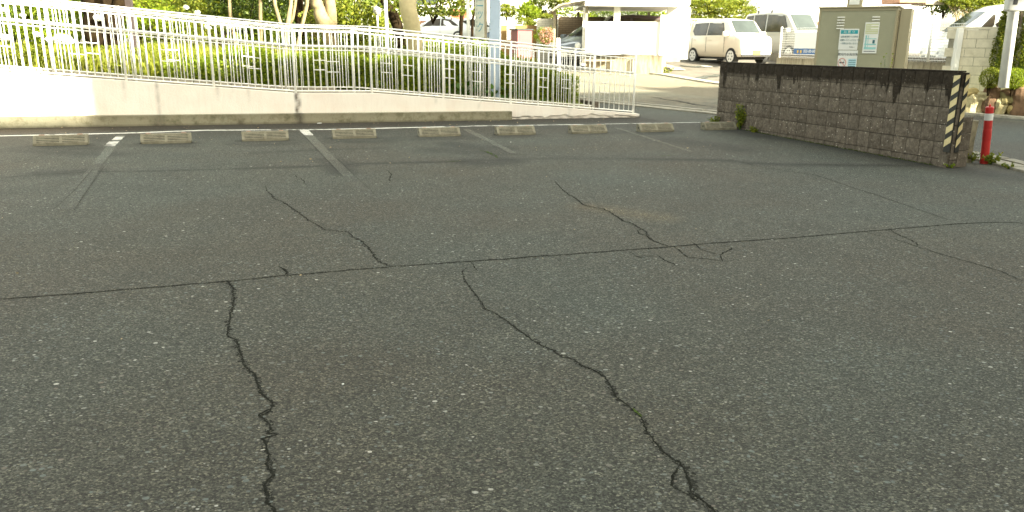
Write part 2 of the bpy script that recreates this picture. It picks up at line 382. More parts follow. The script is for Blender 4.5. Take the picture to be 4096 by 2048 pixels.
cB=[(600,30),(578,50),(595,100),(630,150),(665,195),(695,240),(750,268),(800,300),(860,345),(920,385),(985,430),(1050,455),(1095,490),(1150,500),(1200,540),(1250,555),(1310,590),(1345,640),(1365,695),(1420,730),(1470,770),(1510,820),(1535,880),(1580,940),(1640,1005),(1700,1035),(1735,1075),(1755,1130),(1760,1190),(1819,1235),(1904,1300)]
ribbon('crack',R5(cB),[.005,.007,.008,.009,.010,.012,.010,.012,.013],cr_,lot,step=.012,wander=.3,jit=.5,label='long crack curving from the centre to the bottom right')
ribbon('crack',R5([(1700,1045),(1670,1100),(1655,1150),(1690,1175),(1740,1195),(1800,1230)]),[.004,.012,.006,.009],cr_,lot,step=.01,jit=.7)
ribbon('crack',RA([(1950,630),(1965,670),(2000,700),(2010,725),(2080,750),(2130,785),(2200,830),(2270,885),(2330,915),(2385,955),(2460,962),(2560,970)])+RB([(170,970),(205,1010),(270,1035),(300,1070),(345,1110),(370,1165),(420,1205),(480,1222)]),[.004,.009,.010,.009,.010,.011,.011],cr_,lot,step=.02,wander=.4,jit=.5,label='crack winding from the far left bay to the long crack')
for pts,fn,wd in [([(2160,545),(2190,570),(2230,585),(2250,625)],RA,.006),([(465,520),(490,545),(470,580),(475,600)],RB,.007),
    ([(1690,600),(1760,670),(1850,730),(1900,770),(2000,795),(2050,800),(2130,850),(2200,895),(2260,910),(2330,950),(2370,970),(2370,1000),(2420,1040),(2520,1075)],RB,.008),
    ([(2300,960),(2320,985),(2370,1000)],RB,.007),([(2330,950),(2300,960)],RB,.005),([(2240,1115),(2290,1150),(2370,1175)],RB,.005),([(2290,1150),(2450,1150),(2520,1190),(2576,1215)],RB,.006),
    ([(0,1075),(60,1130),(100,1160),(240,1170),(350,1185),(400,1190)],RC,.006),([(130,1045),(200,1100),(300,1130),(345,1140)],RC,.005),([(350,1065),(420,1090),(380,1120),(345,1140),(352,1185)],RC,.007),
    ([(1400,970),(1600,1020),(1700,1050),(1790,1080),(1900,1115),(2000,1145),(2200,1200),(2400,1260),(2560,1330)],RC,.006),([(1590,950),(1620,975),(1700,1010),(1780,1050),(1785,1075)],RC,.007),
    ([(2050,1225),(2100,1245),(2120,1285)],RA,.008),([(620,0),(640,25),(660,45)],R5,.004),([(1640,1150),(1700,1165),(1740,1195)],RB,.003)]:
    ribbon('crack',fn(pts),[wd*.5,wd,wd*.7],cr_,lot,step=.02,wander=.4,jit=.6)
ribbon('crack',ov([(0,447),(100,440),(235,432),(400,430),(600,425),(800,418),(900,412),(1050,410),(1200,405),(1300,401)]),[.006,.008,.007,.006],M['seam'],lot,step=.05,wander=.2)
ribbon('crack',ov([(1240,391),(1330,388),(1370,391),(1500,396),(1620,401),(1750,401),(1860,405),(1900,418),(2050,440),(2200,490),(2290,520),(2385,553)]),[.007,.007,.009,.005],M['seam'],lot,step=.05,wander=.2)
ribbon('crack',ov([(1880,411),(2050,414),(2300,418)]),[.004,.008,.004],M['seam'],lot,step=.05,wander=.2)
ribbon('crack',ov([(600,383),(700,381),(800,377),(900,375)]),[.003,.005,.003],M['seam'],lot,step=.05,wander=.2)
ribbon('crack',ov([(0,418),(60,405),(95,395),(130,388)]),[.004,.006,.003],M['seam'],lot,step=.04,wander=.3)
for pts in ([(1205,378),(1225,383),(1245,390),(1255,398)],[(1120,408),(1140,406),(1160,405)],[(1660,394),(1690,392)]):
    ribbon('moss_line',ov(pts),[.006,.022,.01],M['moss'],lot,lift=.004,step=.03,jit=.9)
ribbon('moss_line',R5([(1455,755),(1475,775),(1500,800)]),[.003,.008,.003],M['moss'],lot,lift=.003,step=.01,jit=.9)
# painted lines
def paint(name,col,wear,rough=.7,dark=(.085,.083,.072)):
    m,t,p=nmat(name); co=geopos(t)
    n=noise(t,26,8,.8,co); n2=noise(t,3.0,4,.6,co)
    k=mth(t,'ADD',n,mth(t,'MULTIPLY',mth(t,'SUBTRACT',n2,.5),1.1))
    f=ramp(t,k,[(wear-.05,0),(wear+.05,1)])
    base=mix(t,.7,dark,ramp(t,noise(t,160,3,.75,co),[(.25,.4),(.75,1.7)]),'MULTIPLY')
    t.links.new(mix(t,f,base,col),p.inputs['Base Color']); p.inputs['Roughness'].default_value=rough
    bump(t,p,noise(t,140,4,.7,co),.004,.5); return m
M['line']=paint('white_line_paint',(.72,.70,.63),.41)
M['line_worn']=asphalt('worn_line',(.100,.097,.081),1,False)
M['line_faint']=asphalt('faint_line',(.0715,.069,.057),1,False)
M['line_rem']=paint('white_remnant_paint',(.55,.53,.47),.47,dark=(.14,.135,.115))
def px_poly(name,quad,m,lift,parent=lot,nn=14,rag=.006):
    a,b,c,d=[gp(*q) for q in quad]  # two long sides a->b and d->c
    vs=[];fs=[]
    for i in range(nn+1):
        k=i/nn; l=a.lerp(b,k); r=d.lerp(c,k); e=(r-l).normalized()
        l=l+e*random.uniform(-rag,rag); r=r+e*random.uniform(-rag,rag)
        vs+=[(l.x,l.y,T(l.x,l.y)+lift),(r.x,r.y,T(r.x,r.y)+lift)]
    for i in range(nn): fs.append((2*i,2*i+1,2*i+3,2*i+2))
    me=bpy.data.meshes.new(name); me.from_pydata(vs,[],fs); me.update(); fixn(me)
    if me.polygons[0].normal.z<0: me.flip_normals()
    return link(name,me,m,parent)
bl=[gp(-150,549),gp(0,545),gp(520,533),gp(820,522),gp(1300,519),gp(1900,505),gp(2300,499),gp(2800,490)]
ribbon('back_line',bl,[.075,.085,.09,.08,.09,.08,.06,.04,.05],M['line'],lot,lift=.004,step=.04,jit=.12,wander=.02,label='white painted line behind the wheel stops')
k=4096/2576
def q(*p): return [(x*k,y*k) for x,y in p]
px_poly('bay_line',q((294,340),(232,412),(258,412),(316,340)),M['line_worn'],.003)
px_poly('bay_line',q((290,345),(281,353),(305,353),(313,345)),M['line_rem'],.006,nn=4)
px_poly('bay_line',q((274,357),(262,369),(288,369),(300,357)),M['line_rem'],.006,nn=4)
px_poly('bay_line',q((232,412),(135,528),(188,528),(258,412)),M['line_faint'],.002)
px_poly('bay_line',q((752,328),(822,402),(848,402),(776,328)),M['line_worn'],.003)
px_poly('bay_line',q((752,328),(765,341),(789,341),(776,328)),M['line_rem'],.006,nn=4)
px_poly('bay_line',q((822,402),(905,485),(955,502),(848,402)),M['line_faint'],.002)
px_poly('bay_line',q((1162,325),(1285,386),(1302,386),(1180,325)),M['line_worn'],.003,rag=.012)
px_poly('bay_line',q((1545,322),(1735,382),(1746,382),(1556,322)),M['line_worn'],.003,rag=.012)
for a,b in (([(235,425),(185,482),(135,528)],.006),([(262,420),(220,480),(188,528)],.006),([(755,331),(850,432)],.006),([(850,402),(950,497)],.006)):
    ribbon('line_edge',ov(a),[b*.6,b*.5],M['seam'],lot,lift=.005,step=.06,wander=.15)

# ------------------------------------------------------------ road, gutter, far yard
def offset(pl,d):
    out=[]
    for i,p in enumerate(pl):
        t=(pl[min(i+1,len(pl)-1)]-pl[max(i-1,0)]).normalized(); out.append(p+Vector((-t.y,t.x))*d)
    return out
FE=[Vector(p) for p in ((-12,31),(-4,29),(1.8,26.6),(5.0,25.3),(6.6,22.6),(8.2,19.6),(9.55,17.6),(10.3,16.3),(11.2,13),(11.6,8),(11.6,2),(11.4,-3),(11.4,-6.5))]
FE[2]=Vector(gp(2340,266)[:2]); FE[3]=Vector(gp(2643,302)[:2]); FE[4]=Vector(gp(2830,333)[:2]); FE[6]=Vector(gp(3830,455)[:2]); FE[7]=Vector(gp(4096,480)[:2]); FE[5]=(FE[4]+FE[6])/2
GLr=resample([p.to_3d() for p in GL],.6); FEr=resample([p.to_3d() for p in FE],.6)
def along(pl,k):
    L=[0]
    for a,b in zip(pl[:-1],pl[1:]): L.append(L[-1]+(b-a).length)
    d=k*L[-1]
    for i in range(len(pl)-1):
        if d<=L[i+1]+1e-6: return pl[i].lerp(pl[i+1],(d-L[i])/max(1e-9,L[i+1]-L[i]))
    return pl[-1]
vs=[];fs=[];K=80;J=6
for i in range(K+1):
    a=along([p.to_3d() for p in GL],i/K); b=along([p.to_3d() for p in FE],i/K)
    for j in range(J+1):
        p=a.lerp(b,j/J); vs.append((p.x,p.y,T(p.x,p.y)+.006))
for i in range(K):
    for j in range(J): a=i*(J+1)+j; fs.append((a,a+J+1,a+J+2,a+1))
me=bpy.data.meshes.new('road'); me.from_pydata(vs,[],fs); me.update()
if me.polygons[0].normal.z<0: me.flip_normals()
road=link('road',me,M['road']); tag(road,'grey asphalt street curving past the lot',kind='structure')
ribbon('crack',[gp(2600,390),gp(2700,404),gp(2760,415),(gp(2860,430))],[.03,.05,.05,.04],M['seam'],road,lift=.011,step=.06,jit=.8)
# gutter slabs
gut=tag(bpy.data.objects.new('gutter',None),'pale concrete gutter slabs along the street edge',kind='structure'); COL.objects.link(gut)
GS=resample([p.to_3d() for p in GL[1:-1]],.02)
acc=0;start=GS[0];slabs=[]
for a,b in zip(GS[:-1],GS[1:]):
    acc+=(b-a).length
    if acc>=.6: slabs.append((start,b)); start=b; acc=0
for a,b in slabs:
    t=(b-a).normalized(); nr=Vector((-t.y,t.x,0)); g=t*.008
    for (o0,o1,h) in ((-.02,.27,.022),(.28,.46,.034)):
        mb=MB(); top=[];
        for p_ in ((a+g)+nr*o0,(b-g)+nr*o0,(b-g)+nr*o1,(a+g)+nr*o1): top.append(Vector((p_.x,p_.y,T(p_.x,p_.y)+h+random.uniform(-.004,.004))))
        vs=top+[v-Vector((0,0,.09)) for v in top]
        mb.add(vs,[(0,1,2,3),(4,7,6,5),(0,4,5,1),(1,5,6,2),(2,6,7,3),(3,7,4,0)])
        o=mb.build('slab',M['gutter'],gut); fixn(o.data)
# concrete edge on the far side
ed=tag(bpy.data.objects.new('road_edge_strip',None),'pale concrete edging along the far side of the street',kind='structure'); COL.objects.link(ed)
FS=resample([p.to_3d() for p in FE],1.0)
for a,b in zip(FS[:-1],FS[1:]):
    t=(b-a).normalized(); nr=Vector((-t.y,t.x,0)); vs=[]
    for p_ in (a+t*.01-nr*.05,b-t*.01-nr*.05,b-t*.01+nr*.30,a+t*.01+nr*.30): vs.append(Vector((p_.x,p_.y,T(p_.x,p_.y)+.05)))
    vs=vs+[v-Vector((0,0,.12)) for v in vs]
    o=MB().add(vs,[(0,1,2,3),(4,7,6,5),(0,4,5,1),(1,5,6,2),(2,6,7,3),(3,7,4,0)]).build('slab',M['kerb'],ed); fixn(o.data)
# pale worn strips and the wheel track of the far yard
for pts,wd in (([(2650,258),(2700,275),(2720,283)],.5),([(2812,264),(2840,271)],.35),([(2720,235),(2800,243),(2890,252)],.35)):
    ribbon('pale_strip',[gp(*p) for p in pts],[wd*.6,wd,wd*.8],M['kerb'],road,lift=.02,step=.3,jit=.2,wander=0)
for pts,wd in (([(2740,243),(2800,248),(2830,250)],.5),([(2720,262),(2780,268),(2870,267)],.5),([(2660,300),(2720,310),(2760,312)],.5),([(2780,318),(2870,300)],.4)):
    ribbon('dark_strip',[gp(*p) for p in pts],[wd*.4,wd,wd*.3],M['patch'],road,lift=.015,step=.3,jit=.5,wander=0)
yard=tag(bpy.data.objects.new('driveway',None),'sunlit worn asphalt driveway sloping up to the parked minicar',kind='structure'); COL.objects.link(yard)
me=bpy.data.meshes.new('surface'); vs=[];fs=[]
XS=list(np.arange(5,34,1.0));YS=list(np.arange(14,46,1.0))
for y in YS:
    for x in XS: vs.append((x,y,T(x,y)-.004))
def fside(x,y):
    best=1e9;sg=1
    for a,b in zip(FE[:-1],FE[1:]):
        ab=b-a; t=max(0,min(1,((x-a.x)*ab.x+(y-a.y)*ab.y)/ab.length_squared)); qq=a+ab*t
        d=math.hypot(x-qq.x,y-qq.y)
        if d<best: best=d; sg=1 if (ab.x*(y-a.y)-ab.y*(x-a.x))>0 else -1
    return best*sg
for j in range(len(YS)-1):
    for i in range(len(XS)-1):
        if fside(XS[i]+.5,YS[j]+.5)>-.6: a=j*len(XS)+i; fs.append((a,a+1,a+len(XS)+1,a+len(XS)))
me.from_pydata(vs,[],fs); link('surface',me,M['yard'],yard)
# ------------------------------------------------------------ apartment block behind the lot (it throws the lot's shade)
M['facade']=simple('facade_render',(.55,.50,.42),.85,.1,1.5,bmp=.003); M['winglass']=simple('window_glass',(.05,.06,.07),.08,.2,spec=1)
def block(name,label,s0,s1,w0,w1,h,parapet=0):
    b=thing(name,label,'building')
    z0=-.6
    mb=MB(); mb.obox(sw(s0,w0,z0),DD*(s1-s0),NN*(w1-w0),(0,0,h-z0)); mb.build('wall',M['facade'],b)
    mb=MB(); mb.obox(sw(s0-.1,w0-.1,h+.004),DD*(s1-s0+.2),NN*(w1-w0+.2),(0,0,.12)); mb.build('roof_slab',M['concrete'],b)
    n=int((s1-s0)/3.4); wm=None
    for fl in range(int((h-1)/2.95)):
        for i in range(n):
            s=s0+1.0+i*(s1-s0-1)/n; z=.9+fl*2.95
            o=MB().obox(sw(s,w1+.004,z),DD*1.7,NN*.04,(0,0,1.3)).build('window',M['winglass'],b)
    return b
ab=block('apartment_building','long beige apartment block behind the lot with roof screens',-26,24.8,-19,-7,12.30)
ab2=block('apartment_building','beige apartment block across the street with a roof screen',27.2,62,-19,-7,12.0)
block('low_building','low shop building in the gap between two apartment blocks',24.85,27.15,-18,-7,11.7)  # unseen block added in the gap, kept low so sun passes over it
for pa,s0,s1,z0,z1 in ((ab,9.3,12.5,12.421,14.25),(ab,12.503,16.2,12.421,14.6),(ab,16.203,18.4,12.421,17.3),(ab,18.403,24.85,12.421,15.6),(ab2,27.2,62,12.121,16.2),(ab2,24.853,27.197,13.75,16.2)):
    MB().obox(sw(s0,-7.3,z0),DD*(s1-s0),NN*.25,(0,0,z1-z0)).build('roof_screen',M['facade'],pa)  # screens added on the unseen roofs to shape the shade, one bridging the gap

# ------------------------------------------------------------ wheel stops
def stop_mesh():
    L=.60;H=.115;Db=.15;Dt=.07;e=.028      # local x along, y depth (front at 0), z up
    b=MB()
    # core, slightly behind the ribbed face
    def ring(x,inset): return [(x,0.012+inset,0),(x,Db,0),(x,Db-.012,H-.006),(x,Db-.02,H),(x,Db-Dt,H),(x,.047+inset,.052+0)]
    r=[ring(0,0),ring(L,0)]
    n=6; b.add(r[0]+r[1],[tuple(range(n))[::-1],tuple(range(n,2*n))]+[(i,(i+1)%n,(i+1)%n+n,i+n) for i in range(n)])
    return b
def prof(z):                                  # y of the front slope at height z
    return 0 if z<.03 else (z-.03)/(.115-.03)*.072
def make_stop():
    t=thing('wheel_stop','grooved concrete wheel stop','wheel stop')
    L=.60
    b=MB(); zz=[0,.03,.115,.115,.105,0]; yy=[0.012,0.012,.084,.138,.15,.15]
    n=6; x0,x1=0.012,L-.012
    b.add([(x0,yy[i],zz[i]) for i in range(n)]+[(x1,yy[i],zz[i]) for i in range(n)],[tuple(range(n))[::-1],tuple(range(n,2*n))]+[(i,(i+1)%n,(i+1)%n+n,i+n) for i in range(n)])
    core=b.build('core',M['dark_concrete'],t)
    b=MB()
    def slab(xa,xb,za,zb,th=.013):           # plate lying on the sloped front between two heights
        vs=[]
        for x in (xa,xb):
            for z in (za,zb):
                vs.append((x,prof(z)-.0,z)); vs.append((x,prof(z)+th,z-.002 if z>.03 else z))
        b.add(vs,[(0,2,6,4),(1,5,7,3),(0,4,5,1),(2,3,7,6),(0,1,3,2),(4,6,7,5)])
    slab(0,L,0,.03,.02); slab(0,.035,.03,.115); slab(L-.035,L,.03,.115); slab(L/2-.016,L/2+.016,.03,.115)
    slab(.035,L-.035,.105,.115)
    for k in range(4):
        z=.0345+k*.0182
        slab(.035,L/2-.016,z,z+.0112); slab(L/2+.016,L-.035,z,z+.0112)
    # top and back and end plates
    b.box(0,L,.074,.142,.115,.120); b.box(0,L,.138,.155,0,.112)
    for x in (0,L-.012): b.add([(x,.0,0),(x,.155,0),(x,.155,.10),(x,.142,.118),(x,.072,.118),(x,.0,.03)]+[(x+.012,.0,0),(x+.012,.155,0),(x+.012,.155,.10),(x+.012,.142,.118),(x+.012,.072,.118),(x+.012,.0,.03)],[(5,4,3,2,1,0),(6,7,8,9,10,11)]+[(i,(i+1)%6,(i+1)%6+6,i+6) for i in range(6)])
    body=b.build('body',M['stopper'],t); fixn(body.data)
    for x in (.06,L-.12):
        o=MB().box(x,x+.06,.09,.13,.1205,.127).build('reflector_cap',M['capred'],t,bevel=.003)
    o=MB().tube([(-.001,.085,.062),(.01,.085,.062)],.016,12).build('end_hole',M['black'],t)
    return t
M['capred']=simple('worn_red_cap',(.36,.22,.15),.6,.2)
M['dark_concrete']=simple('slot_concrete',(.035,.03,.022),.95,.2)
ST=[(83,223,367),(354,482,362),(609,727,355),(838,953,349),(1057,1165,344),(1252,1352,340),(1439,1535,336),(1612,1704,332),(1775,1867,327)]
SLAB=['grooved concrete wheel stop at the far left, in front of the brightest part of the ramp wall','grooved concrete wheel stop just right of the first pale bay line','grooved concrete wheel stop just left of the second bay line',
 'grooved concrete wheel stop just right of the second bay line','grooved wheel stop with mossy lower right corner, left of the third bay line','grooved concrete wheel stop just right of the third bay line, under the railing',
 'grooved concrete wheel stop in front of the lower end of the ramp railing','grooved wheel stop left of the faint fourth bay line end, past the ramp wall','grooved wheel stop at the left end of the brown block wall']
SLAB[0]='grooved concrete wheel stop at the far left of the row'
SLAB[4]='grooved wheel stop with mossy lower right corner, left of the third bay line'
SLAB[7]='grooved concrete wheel stop standing between the ramp end and the block wall'
proto=make_stop()
for i,(a,b,y) in enumerate(ST):
    if i==0: t=proto
    else:
        t=copyobj(proto)
        for c in [c for c in proto.children]: copyobj(c,t)
    A=gp(a*k,y*k+1); B=gp(b*k,(y-1.6)*k)
    s=(A.x*DD.x+A.y*DD.y); w=(A.x*NN.x+A.y*NN.y)
    mid=(A+B)/2; p=A
    t.location=(p.x,p.y,T(p.x,p.y)-.004); t.rotation_euler=(0,0,R(20)+random.uniform(-.02,.02))
    t.scale=(1.0,1,1); t['label']=SLAB[i]; t['group']='concrete wheel stops in a row'

# ------------------------------------------------------------ ramp: wall, plinth, floor, rear kerb
RS=[-14,-2.6,1.14,2.37,7.36]; RZ=[1.93,.948,.625,.61,.165]
def rz_(s): return float(np.interp(s,RS,RZ))
def wallmat(name,col,stain_shade,dark=(.20,.14,.10),anis=(9,9,1.2)):
    m,t,p=nmat(name); co=geopos(t); a=attr(t,'stain')
    n=noise(t,2.2,5,.6,co); c=mix(t,ramp(t,n,[(.35,0),(.7,1)]),col,[col[0]*.95,col[1]*.90,col[2]*.88])
    st=N(t,'ShaderNodeMapping'); st.inputs['Scale'].default_value=anis; t.links.new(co,st.inputs['Vector'])
    dn=noise(t,1.6,7,.75,st.outputs[0])
    c=mix(t,mth(t,'MULTIPLY',ramp(t,dn,[(.47,0),(.66,1)]),stain_shade),c,dark)
    f=mth(t,'MULTIPLY',a.outputs['Fac'],ramp(t,noise(t,14,6,.8,co),[(.25,.5),(.55,1.1)]),clamp=True)
    c=mix(t,f,c,(.07,.06,.04)); t.links.new(c,p.inputs['Base Color']); p.inputs['Roughness'].default_value=.8
    bump(t,p,noise(t,38,6,.7,co),.012,.6); return m
M['stucco']=wallmat('pink_white_stucco',(.78,.735,.665),.10,(.45,.28,.20)); M['plinth']=wallmat('plinth_concrete',(.25,.235,.16),.9,(.10,.09,.045),(3.5,3.5,3.5))
ramp_=thing('ramp_wall','long pale pink stucco wall of the sloping walkway','wall')
def stain_attr(o,fn):
    me=o.data; a=me.attributes.new('stain','FLOAT','POINT')
    a.data.foreach_set('value',np.array([fn(v.co) for v in me.vertices],dtype=np.float32))
ss=list(np.arange(-9.5,7.361,.045)); ns=len(ss); vs=[];fs=[]; zb=-.2; NZ=16
for j in range(NZ+1):
    for s in ss:
        zt=rz_(s); bot=lotz(*sw(s,13.2)[:2])-.12
        z=bot+(zt-bot)*j/NZ
        w=13.22
        if s>4.75 and z<zt-.05:
            zz=z-lotz(*sw(s,13.2)[:2])
            g=math.sin(s*9.1)+math.sin(s*23.7+2)*.7+math.sin(s*47)*.4
            if zz<.03+.035*(g*.5+.5)*min(1,(s-4.7)): w+=.02
        vs.append(tuple(sw(s,w,z)))
for j in range(NZ):
    for i in range(ns-1): a=j*ns+i; fs.append((a,a+1,a+ns+1,a+ns))
# top, back, end
b0=len(vs)
for s in ss: vs.append(tuple(sw(s,13.42,rz_(s))))
for i in range(ns-1): fs.append((NZ*ns+i,NZ*ns+i+1,b0+i+1,b0+i))
b1=len(vs)
for s in ss: vs.append(tuple(sw(s,13.42,rz_(s)-.6)))
for i in range(ns-1): fs.append((b0+i,b0+i+1,b1+i+1,b1+i))
e=ns-1; fs.append(tuple([j*ns+e for j in range(NZ+1)]+[b0+e,b1+e]))
me=bpy.data.meshes.new('stucco_face'); me.from_pydata(vs,[],fs); me.update(); fixn(me)
wallo=link('stucco_face',me,M['stucco'],ramp_)
def wst(v):
    s=v.x*DD.x+v.y*DD.y; z=v.z; zt=rz_(s); f=0
    for s0,wd,am,ln in ((1.14,.022,1.3,9),(-.9,.02,.45,1.2),(-1.9,.012,.4,.8),(.15,.012,.4,.2),(4.2,.015,.35,.3),(-1.35,.012,.35,.35),(3.4,.012,.3,.3),(5.9,.02,.4,.2),(-.05,.02,.35,.25),(.4,.02,.25,.3)):
        f=max(f,am*max(0,1-abs(s-s0-.01*math.sin(z*30))/(wd*1.8))*max(0,1-(zt-z)/ln))
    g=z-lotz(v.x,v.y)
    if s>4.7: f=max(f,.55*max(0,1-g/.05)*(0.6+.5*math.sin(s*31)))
    return f
stain_attr(wallo,wst)
# plinth: a strip of concrete in front of the wall
ss=list(np.arange(-9.5,4.76,.05)); vs=[];fs=[]; ns=len(ss)
def pz(s): return float(np.interp(s,[-9.5,-3,4.76],[.40,.36,.277]))
prof_=[(13.10,-.1),(13.10,.25),(13.10,.5),(13.10,.75),(13.10,.97),(13.108,1.0),(13.225,1.0)]
for j,(w,h) in enumerate(prof_):
    for s in ss:
        zb=lotz(*sw(s,13.1)[:2]); z=zb+(pz(s)-zb)*h
        vs.append(tuple(sw(s,w+random.uniform(-.001,.001),z)))
for j in range(len(prof_)-1):
    for i in range(ns-1): a=j*ns+i; fs.append((a,a+1,a+ns+1,a+ns))
fs.append(tuple(j*ns+ns-1 for j in range(len(prof_))))
me=bpy.data.meshes.new('plinth'); me.from_pydata(vs,[],fs); me.update(); fixn(me); pl=link('plinth',me,M['plinth'],ramp_)
def pst(v):
    s=v.x*DD.x+v.y*DD.y; zb=lotz(v.x,v.y); h=(v.z-zb)/(pz(s)-zb); f=.45*max(0,h-.45)
    for s0,wd,am in ((1.14,.06,1.0),(-.93,.10,.6),(.25,.06,.35),(2.0,.04,.3),(-2.2,.05,.3)):
        f=max(f,am*max(0,1-abs(s-s0)/(wd*(1.2+h))))
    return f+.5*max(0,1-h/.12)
stain_attr(pl,pst)
# sloping walkway floor
rf=tag(bpy.data.objects.new('ramp_walkway',None),'sloping concrete walkway between two white railings',kind='structure'); COL.objects.link(rf)
ss=list(np.arange(-14,7.4,.4)); b=MB(); vs=[];fs=[]
for s in ss: vs+=[tuple(sw(s,13.41,rz_(s)-.07)),tuple(sw(s,14.72,rz_(s)-.07))]
for i in range(len(ss)-1): fs.append((2*i,2*i+2,2*i+3,2*i+1))
me=bpy.data.meshes.new('floor'); me.from_pydata(vs,[],fs); link('floor',me,M['gutter'],rf)
# rear kerb, stone by stone
kt=thing('garden_kerb','row of weathered concrete kerb stones between walkway and hedge','kerb')
s=-9.5
while s<7.0:
    L=.6 if s>-3.1 else .29
    g=.006; L2=min(L,7.05-s); jit=random.uniform(-.008,.008)
    if abs(s-1.9)<.3: jit=-.05
    p0=sw(s+g,14.72,rz_(s+g)-.2); b=MB()
    vs=[]
    for w in (14.72+jit*.4,14.86):
        for q_ in (s+g,s+L2-g):
            vs+= [sw(q_,w,rz_(q_)-.25),sw(q_,w,rz_(q_)+.025+jit)]
    b.add(vs,[(0,2,3,1),(4,5,7,6),(1,3,7,5),(0,4,6,2),(0,1,5,4),(2,6,7,3)])
    o=b.build('kerb_stone',M['kerb'],kt,bevel=.006); fixn(o.data)
    s+=L
# ------------------------------------------------------------ railings
def railing(name,label,w,s_posts,foot,s0,s1,flip):
    t=thing(name,label,'railing')
    f0=foot
    P=lambda s,dz,dw=0: sw(s,w+dw,f0(s)+dz)
    knots=[s0]+[x for x in (1.14 if w<14 else 1.1,2.37 if w<14 else 2.28) if s0<x<s1]+[s1]
    for nme,dz,r,dw in (('top_rail',1.055,.014,0),('upper_rail',.985,.010,0),('handrail',.735,.022,.07*flip),('lower_handrail',.675,.007,0),('bottom_rail',.035,.010,0)):
        pts=[P(s,dz,dw) for s in knots]
        MB().tube(pts,r,10 if nme=='handrail' else 8).build(nme,M['whitemetal'],t,smooth=nme=='handrail')
    post=MB().tube([(0,0,-.06),(0,0,1.07)],.019,12).mesh('post',True)
    bal=MB().tube([(0,0,.035),(0,0,.985)],.0078,8).mesh('baluster',True)
    brk=MB().tube([(0,0,.69),(0,.035*flip,.70),(0,.07*flip,.715)],.008,6).mesh('bracket',True)
    bar=MB().box(-.102,.102,-.006,.006,-.006,.006).mesh('ornament_bar')
    for me in (post,bal,brk,bar): me.materials.append(M['whitemetal'])
    for i,s in enumerate(s_posts):
        o=link('post',post,None,t); o.location=sw(s,w,f0(s)); o.rotation_euler=(0,0,R(20))
        o=link('bracket',brk,None,t); o.location=sw(s,w,f0(s)); o.rotation_euler=(0,0,R(20))
        if i+1<len(s_posts):
            d=(s_posts[i+1]-s)/12
            for j in range(1,12):
                o=link('baluster',bal,None,t); q_=s+j*d; o.location=sw(q_,w,f0(q_)); o.rotation_euler=(0,0,R(20))
            q_=s+6*d; sl_=(f0(q_+.1)-f0(q_-.1))/.2
            for z in (.50,.335):
                o=link('ornament_bar',bar,None,t); o.location=sw(q_,w,f0(q_)+z); o.rotation_euler=Matrix.Rotation(R(20),3,'Z').to_euler()
                o.matrix_basis=Matrix.Translation(sw(q_,w,f0(q_)+z))@Matrix.Rotation(R(20),4,'Z')@Matrix.Rotation(-math.atan(sl_),4,'Y')
    return t
fp=[7.25-1.2245*i for i in range(14)][::-1]; railing('front_railing','white steel railing on top of the ramp wall, nearest the lot',13.32,fp,rz_,fp[0],fp[-1],1)
rp=[7.03-1.19*i for i in range(14)][::-1]; railing('rear_railing','second white steel railing behind the first, beside the hedge',14.62,rp,lambda s:rz_(s)-.005,rp[0],rp[-1],-1)

# ------------------------------------------------------------ brown block wall
A2=at(2866,480,13.9); A2.z=0; B2=at(3806,500,9.42); B2.z=0
WD=(B2-A2); WL=WD.length; WD.normalize(); WN=Vector((-WD.y,WD.x,0))     # WN points away from the lot
if WN.x<0: WN=-WN
Ztop=zpx(2883,251,13.9)
def splitface():
    m,t,p=nmat('splitface_block'); co=geopos(t)
    v=ramp(t,noise(t,17,8,.85,co),[(.3,(.046,.035,.026)),(.5,(.118,.098,.076)),(.7,(.225,.19,.15))])
    fl=N(t,'ShaderNodeTexVoronoi'); fl.inputs['Scale'].default_value=38; t.links.new(co,fl.inputs['Vector'])
    sc=N(t,'ShaderNodeSeparateColor'); t.links.new(fl.outputs['Color'],sc.inputs[0])
    k=mth(t,'MULTIPLY',mth(t,'GREATER_THAN',sc.outputs[0],.93),mth(t,'LESS_THAN',fl.outputs['Distance'],.35))
    v=mix(t,mth(t,'MULTIPLY',k,.7),v,(.42,.38,.32))
    oi=N(t,'ShaderNodeObjectInfo'); v=mix(t,1,v,ramp(t,oi.outputs['Random'],[(0,.88),(1,1.12)]),'MULTIPLY')
    # black algae along the top course with runs below it
    sx=N(t,'ShaderNodeSeparateXYZ'); t.links.new(co,sx.inputs[0])
    h=mth(t,'SUBTRACT',Ztop,sx.outputs[2])
    st=N(t,'ShaderNodeMapping'); st.inputs['Scale'].default_value=(3.2,3.2,.55); t.links.new(co,st.inputs['Vector'])
    dn=noise(t,1.9,4,.6,st.outputs[0]); dn2=noise(t,14,6,.75,co)
    lim=mth(t,'ADD',.20,mth(t,'MULTIPLY',mth(t,'SUBTRACT',dn,.54,),1.5,clamp=True))
    lim=mth(t,'ADD',lim,mth(t,'MULTIPLY',mth(t,'SUBTRACT',dn2,.5),.10))
    f=mth(t,'MULTIPLY',mth(t,'SUBTRACT',lim,h),18,clamp=True)
    v=mix(t,mth(t,'MULTIPLY',f,.88),v,mix(t,1,v,(.13,.11,.085),'MULTIPLY'))
    t.links.new(v,p.inputs['Base Color']); p.inputs['Roughness'].default_value=.92; p.inputs['Specular IOR Level'].default_value=.2
    bump(t,p,noise(t,30,8,.75,co),.012,.8); return m
M['split']=splitface(); M['mortar']=simple('dark_mortar',(.035,.03,.024),.95,.3,12)
bw=thing('block_wall','low wall of brown split-face blocks with black algae along the top','wall')
core=MB(); core.obox(A2+WN*.012+Vector((0,0,-.35)),WD*(WL-.02),WN*.075,(0,0,Ztop+.35-.008)); core.build('mortar_core',M['mortar'],bw)
